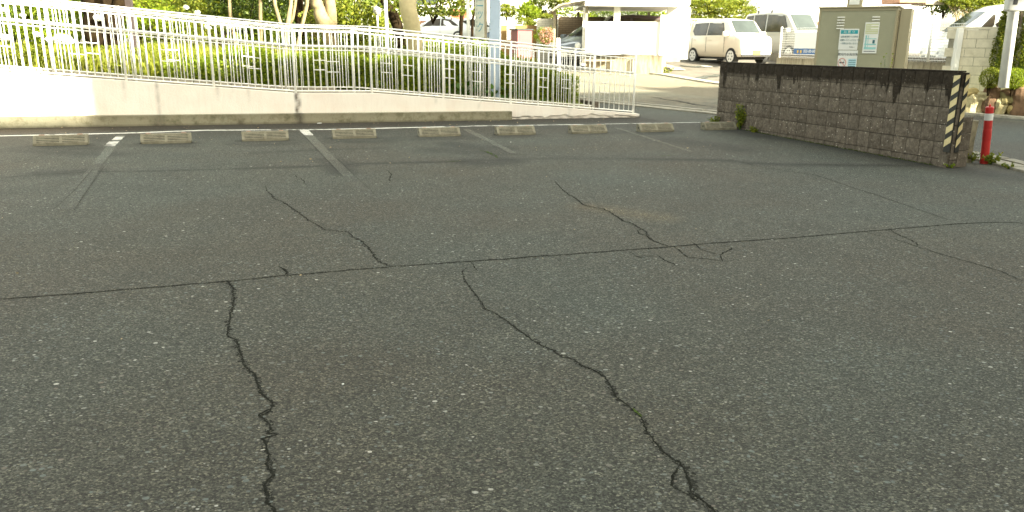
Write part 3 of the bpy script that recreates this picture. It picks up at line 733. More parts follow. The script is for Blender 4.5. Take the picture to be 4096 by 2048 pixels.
ncol=23; cw=WL/ncol; rh=.2047
def rough_block(w,h,d,seed):
    r=random.Random(seed); n=4; vs=[];fs=[]
    for j in range(n+1):
        for i in range(n+1):
            e=min(i,n-i,j,n-j); y=-(0.0 if e==0 else .003+r.uniform(0,.006))
            vs.append((w*i/n,y,h*j/n))
    for j in range(n):
        for i in range(n): a=j*(n+1)+i; fs.append((a,a+1,a+n+2,a+n+1))
    b=len(vs); vs+=[(0,d,0),(w,d,0),(w,d,h),(0,d,h)]
    c=[0,n,(n+1)*(n+1)-1,(n+1)*n]
    fs+=[tuple([b,b+1]+[i for i in range(n,-1,-1)]), tuple([b+2,b+3]+[(n+1)*n+i for i in range(n+1)]),
         tuple([b+3,b]+[j*(n+1) for j in range(n+1)]), tuple([b+1,b+2]+[j*(n+1)+n for j in range(n,-1,-1)]),(b+3,b+2,b+1,b)]
    me=bpy.data.meshes.new('block'); me.from_pydata(vs,[],fs); me.update(); fixn(me); me.materials.append(M['split']); return me
variants=[rough_block(cw-.007,rh-.008,.03,i) for i in range(14)]
rot=Matrix((( WD.x,WN.x,0,0),(WD.y,WN.y,0,0),(0,0,1,0),(0,0,0,1)))
for r_ in range(8):
    for c in range(ncol):
        if Ztop-(r_)*rh < T(*(A2+WD*(c*cw))[:2])-.1: continue
        o=link('block',variants[random.randrange(14)],None,bw)
        p=A2+WD*(c*cw+.0035)-WN*.008+Vector((0,0,Ztop-(r_+1)*rh+.004))
        o.matrix_basis=Matrix.Translation(p)@rot
for r_ in range(8):   # rear face courses
    for c in range(ncol):
        pass
o=MB().obox(A2+WN*.088+Vector((0,0,-.3)),WD*WL,WN*.02,(0,0,Ztop+.3)).build('rear_face',M['split'],bw)
o=MB().obox(A2-WN*.006+Vector((0,0,Ztop+.002)),WD*(WL+.0),WN*.115,(0,0,.014)).build('coping',M['split'],bw)
# end pier with block courses
for r_ in range(7):
    z=Ztop-(r_+1)*rh
    o=MB().obox(A2+WD*(WL+.002)+WN*.0+Vector((0,0,z+.004)),WD*.045,WN*.108,(0,0,rh-.008)).build('end_block',M['split'],bw)
o=MB().obox(A2+WD*(WL-.09)-WN*.035+Vector((0,0,-.3)),WD*.13,WN*.028,(0,0,.3+.17)).build('foot_block',M['split'],bw)
# striped corner guards
M['gblack']=simple('guard_black',(.02,.02,.018),.5,.2); M['gyellow']=simple('guard_reflective',(.60,.50,.27),.35,.08,20,dirt=.3)
def guard(lbl,o0,ax,ww,out,z0,z1,n):
    g=thing('corner_guard',lbl,'corner guard',group='striped corner guards on the wall end')
    MB().obox(o0+Vector((0,0,z0)),ax*ww,out*.012,(0,0,z1-z0)).build('backing',M['gblack'],g)
    H=(z1-z0)/n
    for i in range(n):
        zb=z0+i*H+H*.38; sl=H*.42
        vs=[]
        for q_ in (.0125,.015):
            a=o0+out*q_
            vs+=[a+Vector((0,0,zb)),a+ax*ww+Vector((0,0,zb+sl)),a+ax*ww+Vector((0,0,min(z1,zb+sl+H*.55))),a+Vector((0,0,min(z1,zb+H*.55)))]
        o=MB().add(vs,[(3,2,1,0),(4,5,6,7),(0,1,5,4),(1,2,6,5),(2,3,7,6),(3,0,4,7)]).build('stripe',M['gyellow'],g); fixn(o.data)
E1=A2+WD*(WL-.045)
guard('black and cream striped guard on the lot side of the wall end',E1-WN*.011,WD,.088,-WN,Ztop-.93,Ztop-.03,6)
E3=A2+WD*(WL+.048)
guard('black and cream striped guard on the street side of the wall end',E3+WN*.045,WN,.062,WD,Ztop-.93,Ztop-.02,6)
# rear pillar piece and old concrete post
o=thing('wall_stub','short lower stub of brown blocks behind the striped wall end','wall')
for r_ in range(3):
    MB().obox(E3+WN*.115+WD*-.06+Vector((0,0,.02+r_*.2)),WD*.06,WN*.16,(0,0,.19)).build('block',M['split'],o)
pz0=at(3872,470,9.75); 
pp=thing('concrete_post','old flaking concrete post behind the striped wall end','post')
M['oldpost']=simple('flaking_post',(.28,.25,.17),.9,.5,9,bmp=.02,bscale=25,dirt=.9,dirtcol=(.07,.06,.035))
zt=zpx(3868,480,9.9); a=at(3862,640,9.9)
MB().tube([(a.x+.0,9.9,T(a.x,9.9)-.1),(a.x+.0,9.9,zt*.5),(a.x+.01,9.9,zt)],[.055,.05,.055],4,sq=True).build('shaft',M['oldpost'],pp,bevel=.01)
# bollard
bp=gp(3936,654); bo=thing('bollard','slightly leaning red plastic bollard with a white reflective band','bollard',bp,rot=(0,-.06,0))
M['red']=simple('red_plastic',(.50,.028,.025),.45,.12,8,dirt=.25,dirtcol=(.16,.03,.02)); M['reflw']=simple('white_reflective_band',(.75,.75,.72),.35,.05)
hh=.70
MB().tube([(0,0,-.03),(0,0,hh*.13),(0,0,hh*.42),(0,0,hh*.44),(0,0,hh*.60),(0,0,hh*.615),(0,0,hh-.012),(0,0,hh)],[.050,.048,.047,.0495,.0495,.047,.0465,.040],28).build('body',M['red'],bo,smooth=False)
MB().tube([(0,0,hh*.765),(0,0,hh*.885)],[.0485,.0485],28,cap=False).build('reflective_band',M['reflw'],bo,smooth=True)
MB().tube([(0,0,hh),(0,0,hh+.02),(0,0,hh+.032)],[.011,.011,.006],12).build('top_knob',M['red'],bo)
# ------------------------------------------------------------ vegetation
def leafcloud(mb,c,rad,n,size,shell=.55,flat=.0,clumps=0,rs=None):
    """leaf-sized quads through an ellipsoid; clumps>0 gathers them into twig-end clumps"""
    r=rs or random; c=Vector(c); cl=None
    if clumps:
        cl=[]
        for _ in range(clumps):
            while True:
                v=Vector((r.uniform(-1,1),r.uniform(-1,1),r.uniform(-1,1)))
                if .15<v.length<1: break
            v=v*(r.uniform(.75,1.08)/max(.6,v.length)) if r.random()<shell else v
            cl.append(v)
    for _ in range(n):
        if cl:
            b=cl[r.randrange(len(cl))]; q_=b+Vector((r.gauss(0,1),r.gauss(0,1),r.gauss(0,.75)))*.15
        else:
            while True:
                q_=Vector((r.uniform(-1,1),r.uniform(-1,1),r.uniform(-1,1)))
                if q_.length<1: break
            if r.random()<shell: q_=q_.normalized()*r.uniform(.82,1.04)
        p=c+Vector((q_.x*rad[0],q_.y*rad[1],q_.z*rad[2]))
        a=Vector((r.gauss(0,1),r.gauss(0,1),r.gauss(0,1)*(1-flat))).normalized()
        nrm=Vector((r.gauss(0,1),r.gauss(0,1),r.gauss(.6,1))); b2=a.cross(nrm).normalized()
        L=size*r.uniform(.6,1.3); B=L*.48
        v0=len(mb.v); mb.v+=[tuple(p-a*L*.5),tuple(p+b2*B*.5),tuple(p+a*L*.5),tuple(p-b2*B*.5)]
        mb.f.append((v0,v0+1,v0+2,v0+3))
def shrub(name,label,cat,c,rad,n,size,m,group=None,clumps=40,stem=True,shell=.6):
    base=Vector((c[0],c[1],c[2]-rad[2])); t=thing(name,label,cat,base,group=group)
    mb=MB(); leafcloud(mb,(0,0,rad[2]),rad,n,size,shell,clumps=clumps); mb.build('foliage',m,t)
    if stem:
        b=MB()
        for i in range(5):
            a=random.uniform(0,6.28); b.tube([(0,0,-.15),(math.cos(a)*rad[0]*.2,math.sin(a)*rad[1]*.2,rad[2]*.7),(math.cos(a)*rad[0]*.6,math.sin(a)*rad[1]*.6,rad[2]*1.5)],[.02,.015,.006],5)
        b.build('stem',M['bark_dark'],t)
    return t
def gz(s,w):   # garden ground
    k=max(0,min(1,(w-14.9)/4.5)); lo=rz_(max(-14,min(7.3,s))); hi=1.22 if s<2 else max(.55,1.22-(s-2)*.10)
    return lo+(max(lo,hi)-lo)*k
xs=list(np.arange(-26,7.3,.6))+[7.3]; ws=list(np.arange(14.86,30,.6))
gg=grid_sheet('garden_ground',M['grass_ground'],xs,ws,lambda s,w:sw(s,w,gz(s,w)+.012*math.sin(s*5)*math.sin(w*4)),lambda s,w:(lambda p:gl_side(p.x,p.y)>.0 or p.x<-2)(sw(s,w)))
# low end wall of the planter
pe=thing('planter_edge','dark brown low block wall at the street end of the planting bed','wall')
for i in range(6): MB().obox(sw(7.08,14.72+i*.39,-.1),DD*.14,NN*.382,(0,0,.34)).build('block',M['split'],pe)
for i in range(6): MB().obox(sw(7.08,14.72+i*.39,.245),DD*.14,NN*.382,(0,0,.05)).build('block',M['split'],pe)
# grass: blades over the bright bank
def blades(mb,n,fs,fw_,h0,h1,fh=None,wd=.012):
    for _ in range(n):
        s=fs(); w=fw_(); z=gz(s,w); p=sw(s,w,z-.02); h=random.uniform(h0,h1)
        a=random.uniform(0,6.28); u=Vector((math.cos(a),math.sin(a),0))*wd; l=Vector((random.gauss(0,.25),random.gauss(0,.25),0))*h
        b=len(mb.v); mb.v+=[tuple(p-u),tuple(p+u),tuple(p+Vector((0,0,h*.6))+l*.5+u*.7),tuple(p+Vector((0,0,h))+l)]
        mb.f.append((b,b+1,b+2,b+3))
g=MB(); blades(g,60000,lambda:random.uniform(-12,7.0),lambda:16.4+abs(random.gauss(0,3.3)),.06,.22)
blades(g,5000,lambda:random.uniform(-10,-.3),lambda:random.uniform(15.0,16.4),.15,.42,wd=.014)
o=g.build('grass',M['grass'],None); tag(o,'tall sunlit yellow green grass on the bank behind the railings','grass',kind='stuff')
def px_s(px,w): # s coordinate on the plane w
    d=ray(px,230); t=w/(d.x*NN.x+d.y*NN.y); P=d*t; return P.x*DD.x+P.y*DD.y
# clipped hedge behind the kerb
def hedge(label,s0,s1,w0,w1,zf,n,size,m,top=.0):
    t=thing('hedge',label,'hedge',sw((s0+s1)/2,(w0+w1)/2,gz((s0+s1)/2,w0)))
    o=t.location; mb=MB()
    for _ in range(n):
        s=random.uniform(s0,s1); u=random.random()
        hz=zf(s)*(1+.10*math.sin(s*4.1)+.07*math.sin(s*11))
        if u<.5: w=w0+random.uniform(-.05,.10)+.05*math.sin(s*7); z=random.uniform(.02,1)*hz
        elif u<.85: w=random.uniform(w0,w1); z=hz*random.uniform(.86,1.05)+.04*math.sin(w*9+s*5)
        else: w=random.uniform(w0,w1); z=random.uniform(.1,1)*hz
        p=sw(s,w,gz(s,w0)+z)-o
        leafcloud(mb,p,(.05,.05,.05),1,size,0)
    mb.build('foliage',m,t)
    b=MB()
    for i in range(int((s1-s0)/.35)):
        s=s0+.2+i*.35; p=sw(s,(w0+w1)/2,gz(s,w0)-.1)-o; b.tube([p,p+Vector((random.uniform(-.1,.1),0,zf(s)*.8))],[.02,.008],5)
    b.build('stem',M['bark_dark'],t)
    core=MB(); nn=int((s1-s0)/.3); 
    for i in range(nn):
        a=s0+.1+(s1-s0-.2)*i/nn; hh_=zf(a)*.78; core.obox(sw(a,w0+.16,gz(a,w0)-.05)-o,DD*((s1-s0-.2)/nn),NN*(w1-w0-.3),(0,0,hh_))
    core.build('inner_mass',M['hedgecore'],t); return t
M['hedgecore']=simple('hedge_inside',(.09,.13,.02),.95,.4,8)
hedge('long low clipped azalea hedge behind the middle of the railings',-.9,4.1,14.98,16.2,lambda s:.22+.34*min(1,max(0,(s+.9)/1.5)),26000,.055,M['leaf_hedge'])
hedge('taller dark green hedge at the street end of the bed',4.15,6.1,15.25,16.9,lambda s:.80,13000,.06,M['leaf_hedge'])
hedge('small low hedge at the very end of the planting bed',6.0,7.0,15.3,16.6,lambda s:.52,6000,.055,M['leaf_hedge'])
# creeper with large leaves over the kerb
cr2=thing('creeper_plant','leafy creeper with large leaves at the foot of the blue sign post','plant',sw(4.6,15.0,gz(4.6,15)))
for i in range(110):
    p=sw(random.gauss(4.75,.55),random.uniform(14.86,15.25),0); s=p.x*DD.x+p.y*DD.y; p.z=gz(s,14.9)+abs(random.gauss(0,.16))+.03
    p-=cr2.location; mb=MB(); sz=random.uniform(.05,.085); a=random.uniform(0,6.28); tl=random.uniform(.3,1.2)
    u=Vector((math.cos(a),math.sin(a),0)); v=Vector((-math.sin(a)*math.cos(tl),math.cos(a)*math.cos(tl),math.sin(tl)))
    pts=[(0,-.9),(.62,-.45),(.75,.2),(.35,.7),(0,1),(-.35,.7),(-.75,.2),(-.62,-.45)]
    c_=p+Vector((0,0,.012)); mb.add([c_]+[p+u*x*sz+v*y*sz for x,y in pts],[(0,i_+1,(i_+1)%8+1) for i_ in range(8)])
    mb.build('leaf',M['leaf_ivy'],cr2)
# weeds in front
def wfoot(t_):
    p=A2+WD*t_-WN*.07; return Vector((p.x,p.y,T(p.x,p.y)))
def weed(label,p,h,r,n,m,size=.04,name='weed'):
    t=thing(name,label,'weed',p); mb=MB(); b=MB()
    for i in range(max(4,n//18)):
        a=random.uniform(0,6.28); d=random.uniform(.2,1)*r; q_=Vector((math.cos(a)*d,math.sin(a)*d*.6,h*random.uniform(.5,1)))
        b.tube([(0,0,-.02),q_*.5+Vector((0,0,.02)),q_],[.004,.003,.0015],4)
        for j in range(18):
            c=q_*random.uniform(.25,1.05); leafcloud(mb,c,(size*.6,)*3,1,size,0)
    mb.build('foliage',m,t); b.build('stem',M['leaf_ivy'],t); return t
weed('tall weed growing from the foot of the block wall',wfoot(.78),.42,.13,420,M['leaf_bright'],.045)
weed('short weed behind the last wheel stop by the block wall',wfoot(.12),.16,.2,260,M['leaf_bright'],.035)
weed('tiny pale leafed weed at the foot of the block wall',wfoot(1.15),.09,.08,90,M['leaf_bright'],.05)
weed('bright weed clump at the right foot of the red bollard',gp(3968,658),.15,.15,260,M['leaf_bright'],.04)
weed('low weed on the gutter left of the red bollard',gp(3885,650),.15,.16,160,M['leaf_bright'],.035)
weed('small grass tuft on the gutter at the right edge',gp(4042,676),.1,.12,90,M['leaf_bright'],.03)
weed('mossy tuft at the foot of the striped wall end',gp(3805,672),.06,.14,140,M['leaf_hedge'],.025)
weed('weed rising behind the block wall before the steel cabinet',Vector((at(3545,265,11.6).x,11.6,T(5.6,11.6))),1.25,.12,70,M['leaf_hedge'],.035)
mo=MB()
for i in range(900):
    q_=random.random()**1.3; p=A2+WD*(WL*(.18+.8*random.random())); p=p-WN*random.uniform(.0,.05); mo.add([],[])
    leafcloud(mo,(p.x,p.y,T(p.x,p.y)+.006),(.02,.02,.008),1,.02,0)
tag(mo.build('wall_foot_moss',M['moss'],None),'thin line of moss and tiny weeds along the foot of the block wall','moss',kind='stuff')
lp=MB()
for i in range(15000):
    s=random.uniform(-9.5,-.2); w=14.95+1.7*random.random(); h=(.10+.26*(.5+.5*math.sin(s*2.3+w*3)))*random.random()**.6
    p=sw(s,w,gz(s,w)+h); leafcloud(lp,p,(.03,.03,.02),1,.06,0,.3)
tag(lp.build('ground_cover',M['leaf_bright'],None),'low leafy ground cover along the kerb behind the left half of the railings','ground cover',kind='stuff')
# trees
def trunk(name,label,pxs,Y,group=None,m='bark_pale',crown=None,zadd=0,base=True,leafm='leaf_tree',n=8,forks=()):
    """pxs: (px,py,width_px) from the base upward, standing at depth Y"""
    P=[at(a,b,Y) for a,b,_ in pxs]; rr=[c/F*Y/2 for *_,c in pxs]
    if base:
        b0=P[0].copy(); s=b0.x*DD.x+b0.y*DD.y; w=b0.x*NN.x+b0.y*NN.y
        g_=gz(s,w) if s<7 and w<30 else T(b0.x,b0.y); P=[Vector((b0.x,b0.y,min(b0.z,g_)-.15))]+P; rr=[rr[0]*1.12]+rr
    t=thing(name,label,'tree',P[0],group=group); o=P[0]
    P=[p-o for p in P]
    # wander in depth and continue above the picture
    for i,p in enumerate(P): p.y+=.08*math.sin(i*1.7)
    d=(P[-1]-P[-2]).normalized() if len(P)>1 else Vector((0,0,1)); d=(d+Vector((0,0,.6))).normalized()
    top=(crown or (0,0,3.4,1.6,1.3,1800,.09))[2]
    e=P[-1]; Q=P+[e+d*(max(.5,top-e.z)*.5)+Vector((.1,.1,0)),e+d*max(1,(top-e.z))]
    b=MB(); b.tube(resample(Q,.25),[float(np.interp(i,[0,len(resample(Q,.25))-1],[0,1])) for i in range(len(resample(Q,.25)))],n) if False else None
    rs=rr+[rr[-1]*.7,rr[-1]*.35]; QQ=[];RR=[]
    for i in range(len(Q)-1):
        for k_ in range(4): u=k_/4; QQ.append(Q[i].lerp(Q[i+1],u)+Vector((random.gauss(0,1),random.gauss(0,1),0))*rs[i]*.05); RR.append((rs[i]*(1-u)+rs[i+1]*u)*random.uniform(.96,1.04))
    QQ.append(Q[-1]); RR.append(rs[-1]); b.tube(QQ,RR,12)
    b.build('trunk',M[m],t,smooth=True)
    for f in forks:
        fp_=[at(a_,b_,Y)-o for a_,b_,_ in f]; fr=[c_/F*Y/2 for *_,c_ in f]
        dd_=(fp_[-1]-fp_[-2]).normalized(); fp_.append(fp_[-1]+dd_*1.2+Vector((0,.2,.6))); fr.append(fr[-1]*.4)
        MB().tube(resample(fp_,.2),list(np.interp(np.linspace(0,1,len(resample(fp_,.2))),np.linspace(0,1,len(fr)),fr)),8).build('limb',M[m],t,smooth=True)
    if crown:
        cx,cy,cz,rx,rz2,nl,ls=crown
        c=Vector((P[-1].x+cx,cy,cz)); mb=MB(); leafcloud(mb,c,(rx,rx*.9,rz2),nl,ls,.6,clumps=70); mb.build('crown',M[leafm],t)
        b=MB()
        for i in range(9):
            a=random.uniform(0,6.28); q_=c+Vector((math.cos(a)*rx*.7,math.sin(a)*rx*.6,random.uniform(-.5,.5)*rz2)); s_=Q[-2]
            b.tube([s_,s_.lerp(q_,.5)+Vector((0,0,.2)),q_],[rr[-1]*.35,rr[-1]*.22,.01],6)
        b.build('branch',M[m],t)
    return t
G='trees in the planting bed behind the railings'
trunk('tree','massive dark gnarled trunk behind the railings at the left',[(430,262,128),(425,200,105),(405,110,112),(395,40,120),(380,-60,120)],17.0,G,'bark_dark',(0,0,4.6,2.3,1.5,3600,.11),forks=[[(455,150,60),(470,60,55),(500,-40,45)]],leafm='leaf_dark')
trunk('tree','slender multi-stemmed pale tree with leaning stems at the railing bend',[(1140,262,16),(1142,190,20),(1155,100,18),(1162,20,16),(1160,-40,15)],16.6,G,'bark_pale',(0,0,4.2,1.3,.9,1500,.08),forks=[[(1142,190,15),(1122,95,14),(1100,20,14),(1092,-50,12)],[(1172,245,12),(1200,140,14),(1228,20,13),(1232,-50,12)],[(1160,100,12),(1172,70,10),(1180,25,5)]])
trunk('tree','thick pale forked trunk right of the slender multi-stemmed tree',[(1322,190,52),(1312,110,66),(1290,70,55),(1268,5,48),(1255,-60,44)],18.2,G,'bark_pale',(0,0,4.6,1.9,1.2,2600,.09),forks=[[(1328,140,44),(1325,60,42),(1318,0,36),(1312,-60,30)]])
trunk('tree','tall thick smooth pale trunk in the middle behind the railings',[(1658,225,62),(1650,120,62),(1637,40,66),(1626,-50,68)],17.4,G,'bark_cream',(0,0,4.9,2.0,1.2,2800,.09))
trunk('tree','dark leaning trunk behind the tall pale one',[(1600,190,46),(1592,110,44),(1570,50,40),(1535,0,34),(1500,-40,26)],20,G,'bark_dark',(0,0,4.4,2.0,1.2,2600,.1),leafm='leaf_dark')
trunk('tree','dark straight trunk behind the slender pale stems',[(1205,160,40),(1200,60,36),(1196,-40,34)],22,G,'bark_dark',(0,0,4.4,2.4,1.6,3200,.12),leafm='leaf_dark')
trunk('tree','second dark trunk close behind the slender pale stems',[(1256,165,34),(1245,70,30),(1236,-40,28)],23.5,G,'bark_dark',(0,0,4.6,2.2,1.5,2600,.12),leafm='leaf_dark')
trunk('tree','thin pale trunk under the bright leaves left of the middle',[(938,165,18),(932,120,15),(925,60,14),(915,-30,13)],19,G,'bark_pale',(0,0,4.3,1.9,1.1,2300,.09))
trunk('tree','thin greyish trunk half hidden behind the railings left of the slender tree',[(1040,165,16),(1042,100,15),(1045,-30,13)],20.5,G,'bark_pale',(0,0,4.2,1.7,1.0,2000,.09))
trunk('tree','slim brown trunk left of the blue sign post',[(1842,160,13),(1845,90,16),(1852,30,18),(1850,-40,15)],21,G,'bark_dark',(0,0,4.5,1.5,.9,1500,.09),forks=[[(1850,60,9),(1870,30,8),(1880,-30,7)]])
trunk('tree','slim twisted trunk close against the blue sign post',[(1888,150,10),(1890,80,10),(1902,20,12),(1898,-40,10)],21.6,G,'bark_dark',(0,0,4.6,1.2,.8,1000,.09))
# leafy masses behind
GS='shrubs filling the back of the planting bed'
def bgshrub(px,py,Y,rx,rz2,n,ls,m,label,name='shrub'):
    p=at(px,py,Y); return shrub(name,label,'shrub',p,(rx,rx*.7,rz2),n,ls,M[m],GS,clumps=55)
for a in [(30,60,17.5,.9,.75,2600,.08,'leaf_dark','dark green shrub at the far left end behind the railings'),
    (170,70,17.2,1.0,.65,3200,.08,'leaf_hedge','mid green shrub second from the left behind the railings'),
    (290,110,18.4,.8,.5,2200,.07,'leaf_bright','yellow green shrub left of the massive dark trunk'),
    (560,95,19,.9,.55,2800,.08,'leaf_hedge','dense green shrub right of the dark square post'),
    (660,50,20,1.1,.7,3600,.09,'leaf_bright','large bright shrub left of the white flowering one'),
    (745,125,19,.55,.34,1800,.06,'leaf_bright','round yellow green shrub below the white blossoms'),
    (880,130,19.5,.5,.36,1600,.06,'leaf_hedge','small bright shrub below the white blossoms on the right'),
    (820,35,22,1.5,.75,4200,.10,'leaf_tree','wide leafy mass hanging behind the middle of the railings'),
    (980,50,22,1.3,.75,3800,.10,'leaf_dark','dark leafy mass left of the slender pale stems'),
    (1060,130,22,1.0,.4,2200,.08,'leaf_hedge','low green shrub behind the thin greyish trunk'),
    (1390,60,21,1.0,.55,3200,.10,'leaf_bright','bright leafy shrub right of the thick forked trunk'),
    (1400,160,22,1.2,.33,3200,.07,'leaf_bright','yellow green clipped shrub below the forked trunk'),
    (1500,75,24,.8,.4,1700,.09,'leaf_bright','bright leaves behind the globe lamp'),
    (1730,8,19,1.0,.33,2200,.09,'leaf_tree','leafy branch hanging over the white parked cars'),
    (1470,140,21.5,1.0,.36,2600,.07,'leaf_bright','sunlit round shrub right behind the globe lamp post foot'),
    (1560,185,21,.7,.28,1600,.07,'leaf_hedge','low shrub behind the globe lamp post'),
    (1760,190,20.5,1.3,.26,3000,.07,'leaf_hedge','low wide shrub in front of the white parked cars')]:
    bgshrub(*a)
# dark woodland mass closing the garden behind
wb=MB()
for i in range(54):
    px=-250+1750*i/53+random.uniform(-40,40); p=at(px,random.choice([-60,10,60,110]),random.uniform(26,30)); leafcloud(wb,p,(1.7,1.0,.9),620,.17,.5,clumps=30)
tag(wb.build('far_trees',M['leaf_dark'],None),'dark mass of far trees closing the view behind the garden','trees',kind='stuff')
# white blossoms / globes of light among leaves
for i,(px,py,Y,r_) in enumerate([(850,85,18,.10),(895,95,18,.13),(832,108,18,.07),(955,105,18,.09),(665,75,18,.05),(720,65,18,.05),(975,102,18,.08),(250,155,16.5,.14),(160,140,16.5,.09),(212,160,16.5,.06),(395,62,16,.05)]):
    pass
M['blossom']=foliage('white_blossom',[(.7,.7,.66),(.8,.8,.76),(.85,.85,.8)],.15)
bs=thing('flowering_shrub','loose shrub with white blossom clusters behind the railings left of middle','shrub',at(880,150,18))
mb=MB()
for px,py,r_ in ((850,85,.11),(895,92,.15),(832,108,.07),(955,105,.10),(665,75,.05),(720,65,.05),(975,100,.09),(915,104,.09),(745,30,.05),(790,50,.05)):
    leafcloud(mb,at(px,py,18)-bs.location,(r_,r_,r_*.75),int(5000*r_),.045,.5)
mb.build('blossom',M['blossom'],bs)
b=MB(); 
for px,py in ((850,85),(895,92),(955,105),(745,30),(720,65)): b.tube([(0,0,-.3),(at(px,py,18)-bs.location)*.5+Vector((0,.1,0)),at(px,py,18)-bs.location],[.015,.01,.005],5)
b.build('stem',M['bark_dark'],bs)
bs=thing('flowering_shrub','white flowering shrub behind the railings at the far left','shrub',at(220,200,16.6))
mb=MB()
for px,py,r_ in ((250,158,.17),(150,138,.08),(200,158,.09),(275,165,.10),(20,150,.10),(15,40,.07),(395,70,.10),(90,60,.05)):
    leafcloud(mb,at(px,py,16.6)-bs.location,(r_,r_,r_*.6),int(5000*r_),.045,.5)
mb.build('blossom',M['blossom'],bs); leafm=MB(); leafcloud(leafm,(0,.3,-.1),(.9,.5,.4),900,.07,.4,clumps=20); leafm.build('foliage',M['leaf_hedge'],bs)
# posts and lamps in the bed
def pole(name,label,cat,px,py0,py1,wpx,Y,m,n=14,sq=False,extra=.6,prt='shaft'):
    a=at(px[0],py0,Y); b=at(px[1],py1,Y); t=thing(name,label,cat,a)
    r_=wpx/F*Y/2; d=(b-a); s=a.x*DD.x+a.y*DD.y; w=a.x*NN.x+a.y*NN.y
    MB().tube([-d.normalized()*.25,d+d.normalized()*extra],r_,4 if sq else n,sq=sq).build(prt,M[m],t,smooth=not sq); return t
M['brownpost']=simple('brown_painted_post',(.045,.033,.03),.6,.15); M['greypole']=simple('grey_concrete_pole',(.26,.26,.23),.8,.2,5)
pole('sign_post','dark brown square post behind the left part of the railings','post',(548,513),268,-10,21,15.9,'brownpost',sq=True,extra=1.2)
pole('white_pole','white steel pole with flaking foot, left of the tall pale trunk','pole',(1556,1541),318,-10,13,15.6,'whitepole',extra=2)
pole('white_pole','white steel pole left of the blue sign post','pole',(1876,1872),345,-10,13,15.9,'whitepole',extra=2)
pole('utility_pole','grey concrete utility pole between the forked trunk and the globe lamp','pole',(1448,1436),190,-20,19,23,'greypole',extra=3)
gl=pole('globe_lamp','garden lamp with a white globe on a thin white post','lamp',(1514,1509),190,60,6,20.5,'whitepole',extra=0,prt='post')
p=at(1508,44,20.5)-gl.location
def sphere(r,nu=20,nv_=12):
    mb=MB()
    for j in range(nv_+1):
        th=math.pi*j/nv_
        for i in range(nu): ph=2*math.pi*i/nu; mb.v.append((r*math.sin(th)*math.cos(ph),r*math.sin(th)*math.sin(ph),r*math.cos(th)))
    for j in range(nv_):
        for i in range(nu): a=j*nu+i;b=j*nu+(i+1)%nu; mb.f.append((a,b,b+nu,a+nu))
    return mb
o=sphere(.10).build('globe',M['whitepole'],gl,smooth=True); o.location=p
# sign pylon
M['bluepost']=simple('light_blue_painted_steel',(.34,.42,.52),.55,.05,3); M['signwhite']=simple('sign_panel_grey',(.42,.44,.38),.5,.05); M['teal']=simple('teal_print',(.04,.20,.26),.6,.05); M['signside']=simple('sign_side_beige',(.26,.23,.16),.6,.1); M['greyprint']=simple('grey_print',(.20,.24,.22),.6,.05)
Y=15.9; sg=thing('clinic_sign','tall clinic sign with teal vertical lettering on a light blue post','sign',at(1975,370,Y))
o=sg.location; yaw=Matrix.Rotation(R(-14),4,'Z'); 
def zz(py,px=1950): return at(px,py,Y).z-o.z
x0=at(1958,100,Y).x-o.x; x1=at(2001,100,Y).x-o.x
sg.rotation_euler=(0,0,0)
MB().box(x0,x1,-.10,.12,-.3,4.2).build('post',M['bluepost'],sg,bevel=.012)
for z in (.35,.62,.9,1.3): MB().tube([(x0+.02,-.101,z+.3),(x0+.02,-.112,z+.3)],.008,8).build('bolt',M['signside'],sg)
a=at(1901,150,Y).x-o.x; c=at(1938,150,Y).x-o.x; dd=at(1948,150,Y).x-o.x; zb_=zz(152)
MB().box(a,c,-.10,.08,zb_,4.0).build('panel',M['signwhite'],sg,bevel=.006)
MB().box(c+.001,dd,-.085,.10,zb_-.01,4.0).build('panel_side',M['signside'],sg)
MB().box(dd+.001,x0-.001,-.03,.03,zb_+.02,zb_+.09).build('bracket',M['bluepost'],sg)
def text(body,size,m,parent,loc,rot,name='lettering',ext=.001,align='CENTER',sx=1):
    c=bpy.data.curves.new(name,'FONT'); c.body=body; c.size=size; c.align_x=align; c.align_y='CENTER'; c.extrude=ext; c.resolution_u=3
    o=bpy.data.objects.new(name,c); COL.objects.link(o); o.parent=parent; o.location=loc; o.rotation_euler=rot; o.scale=(sx,1,1)
    bpy.context.view_layer.update(); me=bpy.data.meshes.new_from_object(o); bpy.data.objects.remove(o)
    o=bpy.data.objects.new(name,me); COL.objects.link(o); o.parent=parent; o.location=loc; o.rotation_euler=rot; o.scale=(sx,1,1)
    me.materials.clear(); me.materials.append(M[m]); return o
lx=at(1929,60,Y).x-o.x-.035
for ch,py in (('ク',112),('ッ',58),('ニ',15),('リ',-40),('ク',-95)):
    text(ch,.215,'teal',sg,(lx,-.1022,zz(py)),(R(90),0,0),sx=.62)
for i,ch in enumerate('CONTINENTAL'[:0]): pass
for i in range(9):
    MB().box(a+.028,a+.044,-.1025,-.101,zz(125)+i*.075,zz(125)+i*.075+.045).build('small_print',M['greyprint'],sg)
# white utility post in front of the pink box
pole('white_post','short white post just right of the blue sign post','post',(1999,1997),205,125,9,17.5,'whitepole',extra=0)
